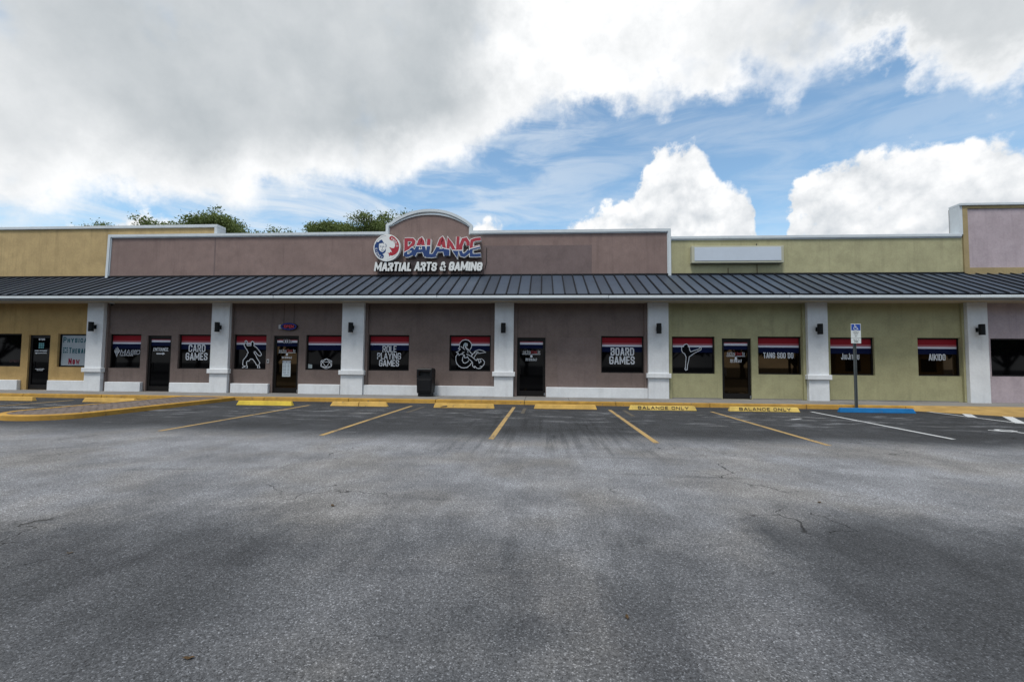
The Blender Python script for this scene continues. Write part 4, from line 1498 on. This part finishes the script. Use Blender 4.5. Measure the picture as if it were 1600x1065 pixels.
# blank cabinet sign on the green parapet
bs = thing('blank_sign_cabinet', (7.72, 18.6, 5.45), 'blank white rectangular sign cabinet on the olive parapet', 'sign')
MB().box(5.94, 9.50, UY - .22, UY - .001, 5.46, 6.15).build('cabinet_frame', M_CABFRAME, bs, bevel=.012)
MB().box(6.05, 9.40, UY - .235, UY - .221, 5.545, 6.09).build('cabinet_face', M_CABINET, bs, bevel=.004)
MB().tube([(8.55, UY - .03, 6.15), (8.55, UY - .03, 6.27)], .015, 6).build('conduit', M_RETURN, bs)
for xx in (7.42, 8.55):
    MB().box(xx, xx + .03, UY - .012, UY - .001, 5.08, 5.30 if xx < 8 else 5.44).build('rust_drip', mat('rust_drip', (0.10, 0.07, 0.03), 0.9), bs)

# ================================================================== WALL LIGHTS
names = ['left of the MAGIC window', 'beside the CARD GAMES window', 'left of the ROLE PLAYING GAMES window', 'between the dragon window and the dark glass door',
         'between the BOARD GAMES and high kick windows', 'between the TANG SOO DO and JIUJITSU windows', 'right of the AIKIDO window']
LX = [-17.63, -12.46, -7.20, -1.445, 4.165, 9.71, 15.03]
for i, x in enumerate(LX):
    z = 2.68
    t = thing('wall_light', (x, COLF, z), 'black wall light on the column ' + names[i], 'wall light', 'cylinder lights on the white columns')
    rot = random.uniform(-.1, .1)
    ca = MB().tube([(x, COLF - .17, z - .185), (x, COLF - .17, z + .185)], .088, 20).build('lamp_body', M_LAMP, t, bevel=.004, seg=1)
    MB().tube([(x, COLF - .17, z - .1865), (x, COLF - .17, z - .180)], .07, 16).build('lens', mat('lamp_lens', (0.3, 0.3, 0.28), 0.2), t)
    MB().box(x - .045, x + .045, COLF - .09, COLF - .012, z - .06, z + .06).build('arm', M_LAMP, t, bevel=.006, seg=1)
    MB().box(x - .058, x + .058, COLF - .012, COLF - .0005, z - .075, z + .075).build('back_plate', M_LAMP, t)

# OPEN sign over the middle door
t = thing('open_sign', (-9.86, 16.9, 2.6), 'oval red and blue OPEN sign hanging above the numbered glass door', 'sign')
ov = [(-9.78 + .335 * math.cos(2 * math.pi * i / 28), 2.735 + .142 * math.sin(2 * math.pi * i / 28)) for i in range(28)]
MB().prism_xz(ov, WL - .10, WL - .04).build('housing', M_BLACK, t)
MB().strip([(-9.78 + .29 * math.cos(2 * math.pi * i / 28), 2.735 + .112 * math.sin(2 * math.pi * i / 28)) for i in range(28)], .026, WL - .103, closed=True).build('neon_ring', M_NEONB, t)
text(MB(), 'OPEN', -9.97, -9.59, 2.68, 2.79, .022, WL - .104).build('neon_word', M_NEONR, t)
MB().box(-10.20, -10.07, WL - .09, WL - .001, 2.64, 2.80).build('junction_box', mat('grey_box', (0.34, 0.35, 0.36), 0.5), t, bevel=.01)
MB().tube([(-10.07, WL - .05, 2.66), (-9.98, WL - .05, 2.63), (-9.9, WL - .06, 2.66)], .014, 6).build('cord', M_BLACK, t)
for x in (-10.0, -9.60):
    MB().tube([(x, WL - .07, 2.85), (x, WL - .07, SOF)], .006, 5).build('chain', M_BLACK, t)

# dome camera under the soffit
t = thing('dome_camera', (-16.95, 16.75, 3.55), 'small white dome camera under the soffit right of the leftmost column', 'camera')
prof = [(.075, 0), (.07, .03), (.045, .055), (.0, .065)]
MB().tube([(-16.95, 16.75, SOF - .002), (-16.95, 16.75, SOF - .045)], .075, 16).build('mount', M_TRIM, t)
MB().tube([(-16.95, 16.75, SOF - .046), (-16.95, 16.75, SOF - .07), (-16.95, 16.75, SOF - .10), (-16.95, 16.75, SOF - .115)], [.062, .058, .04, .012], 16).build('dome', M_BLACK, t, smooth=True)

# ================================================================== TRASH BIN
t = thing('trash_bin', (-4.27, 16.55, BZ), 'black square litter bin with front opening against the brown wall', 'trash bin')
bx0, bx1, by0, by1 = -4.555, -3.985, 16.27, 16.80
BF = BZ - .008
MB().box(bx0 + .05, bx1 - .05, by0 + .05, by1 - .05, BF, BF + .12).build('foot', M_BLACK, t)
MB().hexa([(bx0 + .015, by0 + .015, BF + .12), (bx1 - .015, by0 + .015, BF + .12), (bx1 - .015, by1 - .015, BF + .12), (bx0 + .015, by1 - .015, BF + .12),
           (bx0, by0, .82), (bx1, by0, .82), (bx1, by1, .82), (bx0, by1, .82)]).build('body', M_BLACK, t, bevel=.02)
MB().box(bx0 + .05, bx1 - .05, by0 - .006, by0 + .004, .36, .76).build('front_panel', M_BLACK, t, bevel=.004, seg=1)
hood = MB()
for a, b in ((by0, by0 + .035), (by1 - .035, by1)):
    hood.box(bx0, bx0 + .07, a, b, .825, 1.13).box(bx1 - .07, bx1, a, b, .825, 1.13).box(bx0 + .07, bx1 - .07, a, b, 1.085, 1.13).box(bx0 + .07, bx1 - .07, a, b, .825, .90)
hood.box(bx0, bx0 + .035, by0 + .035, by1 - .035, .825, 1.13).box(bx1 - .035, bx1, by0 + .035, by1 - .035, .825, 1.13)
hood.build('hood', M_BLACK, t)
MB().box(bx0 + .07, bx1 - .07, by0 + .16, by0 + .19, .83, 1.08).build('inner_flap', mat('bin_inside', (0.022, 0.021, 0.021), 0.6), t)
MB().hexa([(bx0 - .005, by0 - .005, 1.131), (bx1 + .005, by0 - .005, 1.131), (bx1 + .005, by1 + .005, 1.131), (bx0 - .005, by1 + .005, 1.131),
           (bx0 + .04, by0 + .04, 1.185), (bx1 - .04, by0 + .04, 1.185), (bx1 - .04, by1 - .04, 1.185), (bx0 + .04, by1 - .04, 1.185)]).build('lid', M_BLACK, t, bevel=.012)

# ================================================================== WHEEL STOPS
stops = [(-17.76, 1.88, 14.08, M_STOP, 'faded yellow wheel stop at the far left edge beyond the island', None),
         (-14.10, 1.82, 14.05, M_STOP, 'faded yellow wheel stop just left of the paved island', None),
         (-8.68, 1.82, 13.82, M_STOPY, 'bright fresh yellow wheel stop just right of the paved island', None),
         (-5.73, 1.84, 14.02, M_STOP, 'two piece faded yellow wheel stop left of the litter bin', 'joint'),
         (-2.40, 1.88, 13.96, M_STOP, 'chipped faded yellow wheel stop right of the litter bin', 'chip'),
         (0.70, 1.92, 14.10, M_STOP, 'plain faded yellow wheel stop in front of the dark glass door', None),
         (3.64, 2.0, 14.2, M_STOPP, 'yellow wheel stop lettered BALANCE ONLY in front of the BOARD GAMES window', 'text'),
         (6.64, 2.06, 14.25, M_STOPP, 'yellow wheel stop lettered BALANCE ONLY in front of the green shop door', 'text'),
         (9.98, 2.18, 14.42, M_STOPB, 'bright blue wheel stop at the foot of the accessible parking sign', None)]
for cx, L_, cy, m_, lab, opt in stops:
    t = thing('wheel_stop', (cx, cy, 0), lab, 'wheel stop', 'wheel stops along the kerb')
    h, w = .135, .16
    a, b = cx - L_ / 2, cx + L_ / 2
    tilt = random.uniform(-.02, .02)

    def seg_(a, b, ca, cb, dz=0):
        return MB().hexa([(a, cy - w / 2 + tilt * (a - cx), .0), (b, cy - w / 2 + tilt * (b - cx), .0), (b, cy + w / 2 + tilt * (b - cx), .0), (a, cy + w / 2 + tilt * (a - cx), .0),
                          (a + ca, cy - w / 2 + .045 + tilt * (a - cx), h + dz), (b - cb, cy - w / 2 + .045 + tilt * (b - cx), h + dz), (b - cb, cy + w / 2 - .03 + tilt * (b - cx), h + dz), (a + ca, cy + w / 2 - .03 + tilt * (a - cx), h + dz)])
    if opt == 'joint':
        seg_(a, cx - .008, .07, 0).build('block', m_, t, bevel=.01)
        seg_(cx + .008, b, 0, .07, .004).build('block', m_, t, bevel=.01)
    elif opt == 'chip':
        seg_(a, b, .03, .03).build('block', m_, t, bevel=.01)
        MB().hexa([(a + .20, cy - .078, .028), (a + .42, cy - .073, .030), (a + .44, cy - .066, .05), (a + .25, cy - .066, .045), (a + .26, cy - .079, .04), (a + .40, cy - .075, .045), (a + .41, cy - .064, .07), (a + .30, cy - .064, .06)]
                  ).build('scar', M_RETURN, t)
    else:
        seg_(a, b, .05, .05).build('block', m_, t, bevel=.012)
    if opt == 'text':
        mb = MB()
        text(mb, 'BALANCE ONLY', cx - .74, cx + .76, -.010, .080, .019, 0, .030)
        # lay the stencil on the sloping front face
        nv = []
        for x, y, z in mb.v:
            f = (z + .038) / h
            nv.append((x, cy - w / 2 + .045 * f - .0045 + y * .3 + tilt * (x - cx), h * f + .001))
        mb.v = nv
        mb.build('stencil_lettering', M_INK, t)
    for s_ in (-.55, .55):
        MB().tube([(cx + s_ * L_ / 2, cy + .005 + tilt * s_ * L_ / 2, h - .004), (cx + s_ * L_ / 2, cy + .005 + tilt * s_ * L_ / 2, h + .004)], .014, 8).build('anchor_pin', mat('rusty_pin', (0.09, 0.05, 0.03), 0.8), t)

# ================================================================== ACCESSIBLE PARKING SIGN
t = thing('parking_sign', (9.915, 15.18, 0), 'blue accessible parking sign on a tall steel post behind the blue wheel stop', 'sign')
MB().box(9.885, 9.945, 15.20, 15.207, 0.0, 2.70).box(9.872, 9.888, 15.17, 15.2, 0, 2.70).box(9.942, 9.958, 15.17, 15.2, 0, 2.70).build('post', mat('dull_green_steel', (0.10, 0.115, 0.12), 0.5, 0.5, metal=0.4, var=0.15, vscale=5), t)
cx = 9.945
s1 = MB().box(cx - .15, cx + .15, 15.150, 15.156, 2.285, 2.735).build('sign_plate', M_SIGNWHITE, t, bevel=.002, seg=1)
MB().poly([(cx - .138, 15.1485, 2.525), (cx + .138, 15.1485, 2.525), (cx + .138, 15.1485, 2.72), (cx - .138, 15.1485, 2.72)]).build('blue_field', M_SIGNBLUE, s1)
mb = MB()
mb.ngon_disc(cx - .03, 2.695, .017, 15.147, 12)
mb.strip([(cx - .03, 2.675), (cx - .022, 2.618), (cx + .03, 2.618), (cx + .055, 2.56), (cx + .075, 2.567)], .017, 15.1468)
mb.strip([(cx - .026, 2.65), (cx + .02, 2.65)], .012, 15.1464)
mb.strip([(cx - .012 + .055 * math.cos(R(a)), 2.592 + .05 * math.sin(R(a))) for a in range(125, 341, 15)], .014, 15.146)
mb.build('wheelchair_symbol', M_SIGNWHITE, s1)
mb = MB()
text(mb, 'PARKING BY', cx - .09, cx + .09, 2.475, 2.497, .005, 15.1485)
text(mb, 'DISABLED', cx - .075, cx + .075, 2.425, 2.447, .005, 15.1485)
text(mb, 'PERMIT', cx - .055, cx + .055, 2.385, 2.405, .005, 15.1485)
text(mb, 'ONLY', cx - .03, cx + .03, 2.325, 2.35, .006, 15.1485)
mb.build('lettering', M_INK, s1)
s2 = MB().box(cx - .15, cx + .15, 15.150, 15.156, 2.11, 2.277).build('fine_plate', M_SIGNWHITE, t, bevel=.002, seg=1)
mb = MB()
text(mb, 'FINE UP TO', cx - .09, cx + .09, 2.215, 2.24, .005, 15.1485)
text(mb, '250', cx - .06, cx + .06, 2.135, 2.195, .010, 15.1485)
mb.build('lettering', M_INK, s2)

# ================================================================== TREES
def tree(name, x, y, top, rad, low, label, group, seed, n_leaf=9000, leaf=.17, trunk_to=None, lean=0.0):
    """tapered trunk, forking limbs, and a crown of small leaves gathered on twig clumps"""
    rnd = random.Random(seed)
    t = thing(name, (x, y, 0), label, 'tree', group)
    limbs = MB()
    cz, rz = (top + low) / 2, (top - low) / 2
    fork = low + rz * .25
    limbs.tube([(x, y, 0), (x + .1, y, fork * .5), (x + lean, y + .1, fork)], [.34, .27, .2], 10)
    tips = []
    for i in range(16):
        a = rnd.uniform(0, 2 * math.pi)
        e = rnd.uniform(.05, 1.0)
        k = rnd.uniform(.70, 1.0)
        px = x + lean + math.cos(a) * rad * math.sqrt(max(0, 1 - e * e)) * k
        py = y + math.sin(a) * rad * math.sqrt(max(0, 1 - e * e)) * k
        pz = cz + rz * e * k * rnd.uniform(.85, 1.08)
        midp = ((x + lean + px) / 2 + rnd.uniform(-.5, .5), (y + py) / 2 + rnd.uniform(-.5, .5), (fork + pz) / 2 + rnd.uniform(0, .8))
        limbs.tube([(x + lean, y + .1, fork - .1), midp, (px, py, pz)], [.12, .07, .02], 6)
        tips.append((px, py, pz))
        for k2 in range(3):
            f = rnd.uniform(.4, .9)
            q_ = [midp[j] + (tips[-1][j] - midp[j]) * f for j in range(3)]
            e_ = (q_[0] + rnd.gauss(0, rad * .22), q_[1] + rnd.gauss(0, rad * .22), q_[2] + rnd.uniform(-.1, .5) * rz * .5)
            limbs.tube([tuple(q_), e_], [.04, .012], 5)
            tips.append(e_)
    limbs.build('trunk', M_BARK, t)
    cr = MB()
    v, f = cr.v, cr.f
    sub = []
    for p_ in tips:
        for k in range(6):
            sub.append((p_[0] + rnd.gauss(0, rad * .13), p_[1] + rnd.gauss(0, rad * .13), p_[2] + rnd.gauss(0, rz * .12), rnd.uniform(.28, .58) * (rad / 3.2) ** .5))
    for k in range(n_leaf):
        sx_, sy_, sz_, sr = sub[rnd.randrange(len(sub))]
        gz = lambda: max(-1.5, min(1.5, rnd.gauss(0, 1)))
        c = Vector((sx_ + gz() * sr, sy_ + gz() * sr, sz_ + gz() * sr * .55))
        n_ = Vector((rnd.gauss(0, 1), rnd.gauss(0, 1), rnd.gauss(.6, .8))).normalized()
        u = n_.orthogonal().normalized()
        u = (Matrix.Rotation(rnd.uniform(0, 6.28), 3, n_) @ u)
        w = n_.cross(u)
        L_ = leaf * rnd.uniform(.6, 1.3)
        b = len(v)
        v.extend([tuple(c - u * L_ * .5), tuple(c + w * L_ * .26), tuple(c + u * L_ * .5 - n_ * L_ * .12), tuple(c - w * L_ * .26)])
        f.append((b, b + 1, b + 2, b + 3))
    cr.build('crown', M_LEAF, t)
    return t


GB = 'trees behind the shops'
tree('oak_tree', -29.0, 38, 14.1, 3.2, 9.5, 'largest green treetop rising over the end of the tan parapet', GB, 11, 30000, .20)
tree('oak_tree', -34.2, 38.5, 13.45, 2.6, 10.5, 'low feathery treetop just left of the largest one above the tan parapet', GB, 12, 13000, .19)
tree('oak_tree', -41.0, 39, 14.1, 1.5, 11.0, 'tiny tip of foliage at the far left above the tan parapet', GB, 13, 3200, .18)
tree('oak_tree', -22.4, 37, 12.75, 1.0, 10.5, 'thin wispy treetop alone above the brown parapet', GB, 14, 1300, .17)
tree('oak_tree', -17.7, 38, 13.3, 1.9, 10.5, 'dense round treetop above the brown parapet left of the arch', GB, 15, 22000, .18)
tree('oak_tree', -13.2, 38, 14.0, 2.2, 10.5, 'leafy treetop partly hidden by the arched parapet', GB, 16, 24000, .18)
# trees and a house across the lot behind the photographer: the dark shapes mirrored in the shop glass
GR = 'trees across the lot mirrored in the glass'
refl = [(-70, -20, 'leftmost tan shop window'), (-61, -21, 'glass of the tan shop door'), (-52, -20, 'MAGIC window'), (-43, -20, 'CARD GAMES window'), (-34, -22, 'numbered glass door'),
        (-26, -19, 'window with the white die outline'), (-18, -21, 'ROLE PLAYING GAMES window'), (-10, -20, 'dragon window'), (-2, -22, 'dark glass door'), (6.5, -19, 'BOARD GAMES window'),
        (14.5, -21, 'high kick window'), (23, -20, 'green shop door'), (30, -22, 'TANG SOO DO window'), (51.5, -20, 'left pane of the lilac shop window'), (59, -22, 'right pane of the lilac shop window')]
first = None
for i, (x, y, lb) in enumerate(refl):
    if first is None:
        first = tree('shade_tree', x, y, 9.5, 4.8, .3, 'dark shade tree across the lot mirrored in the ' + lb, GR, 21, 14000, 1.0)
        kids = list(first.children)
    else:
        o = first.copy()
        COL.objects.link(o)
        o.location = (x, y, 0)
        o.rotation_euler = (0, 0, i * 1.3)
        o['label'] = 'dark shade tree across the lot mirrored in the ' + lb
        for ch in kids:
            c = ch.copy()
            COL.objects.link(c)
            c.parent = o
h = thing('low_house', (40.5, -24, 0), 'low tan house across the lot mirrored in the JIUJITSU and AIKIDO windows', 'house')
MB().box(34.5, 46.5, -28, -22, 0, 3.2).build('wall', M_TAN, h)
MB().hexa([(33.8, -28.6, 3.2), (47.2, -28.6, 3.2), (47.2, -21.4, 3.2), (33.8, -21.4, 3.2), (37, -25.2, 5.4), (44, -25.2, 5.4), (44, -24.8, 5.4), (37, -24.8, 5.4)]).build('roof', M_BROWN, h)
for a in (35.6, 41.0, 44.0):
    MB().box(a, a + 1.7, -22.0, -21.96, 0.9, 2.4).build('window', M_PANE, h)
MB().box(38.6, 39.7, -22.0, -21.95, 0.02, 2.15).build('door', M_BRONZE, h)

# ================================================================== LITTER ON THE LOT
rnd = random.Random(3)
lit = [(.46, 2.55, .030, 'withered brown leaf lying on the asphalt in the centre foreground'), (-1.60, 2.04, .035, 'thin dry leaf on the asphalt at the lower left'),
       (-1.97, 4.25, .045, 'dark curled leaf on the pale asphalt left of centre'), (2.76, 4.81, .04, 'dark leaf on the worn asphalt right of centre'),
       (-3.30, 3.05, .03, 'small orange brown leaf on the asphalt at the left edge')]
for x, y, r_, lb in lit:
    r_ *= .55
    mb = MB()
    a0 = rnd.uniform(0, 6.28)
    ca, sa = math.cos(a0), math.sin(a0)
    pr = [(-1.4, 0, .2), (-.7, .5, .35), (0, .62, .12), (.8, .4, .4), (1.5, 0, .25), (.8, -.35, .42), (0, -.5, .1), (-.7, -.42, .3)]
    vv = [(x + (px * ca - py * sa) * r_, y + (px * sa + py * ca) * r_, .003 + pz * r_) for px, py, pz in pr]
    c0 = (x, y, .004)
    mb.v = vv + [c0]
    mb.f = [(i, (i + 1) % 8, 8) for i in range(8)]
    o = mb.build('fallen_leaf', M_DRYLEAF)
    tag(o, lb, 'leaf', 'fallen leaves')
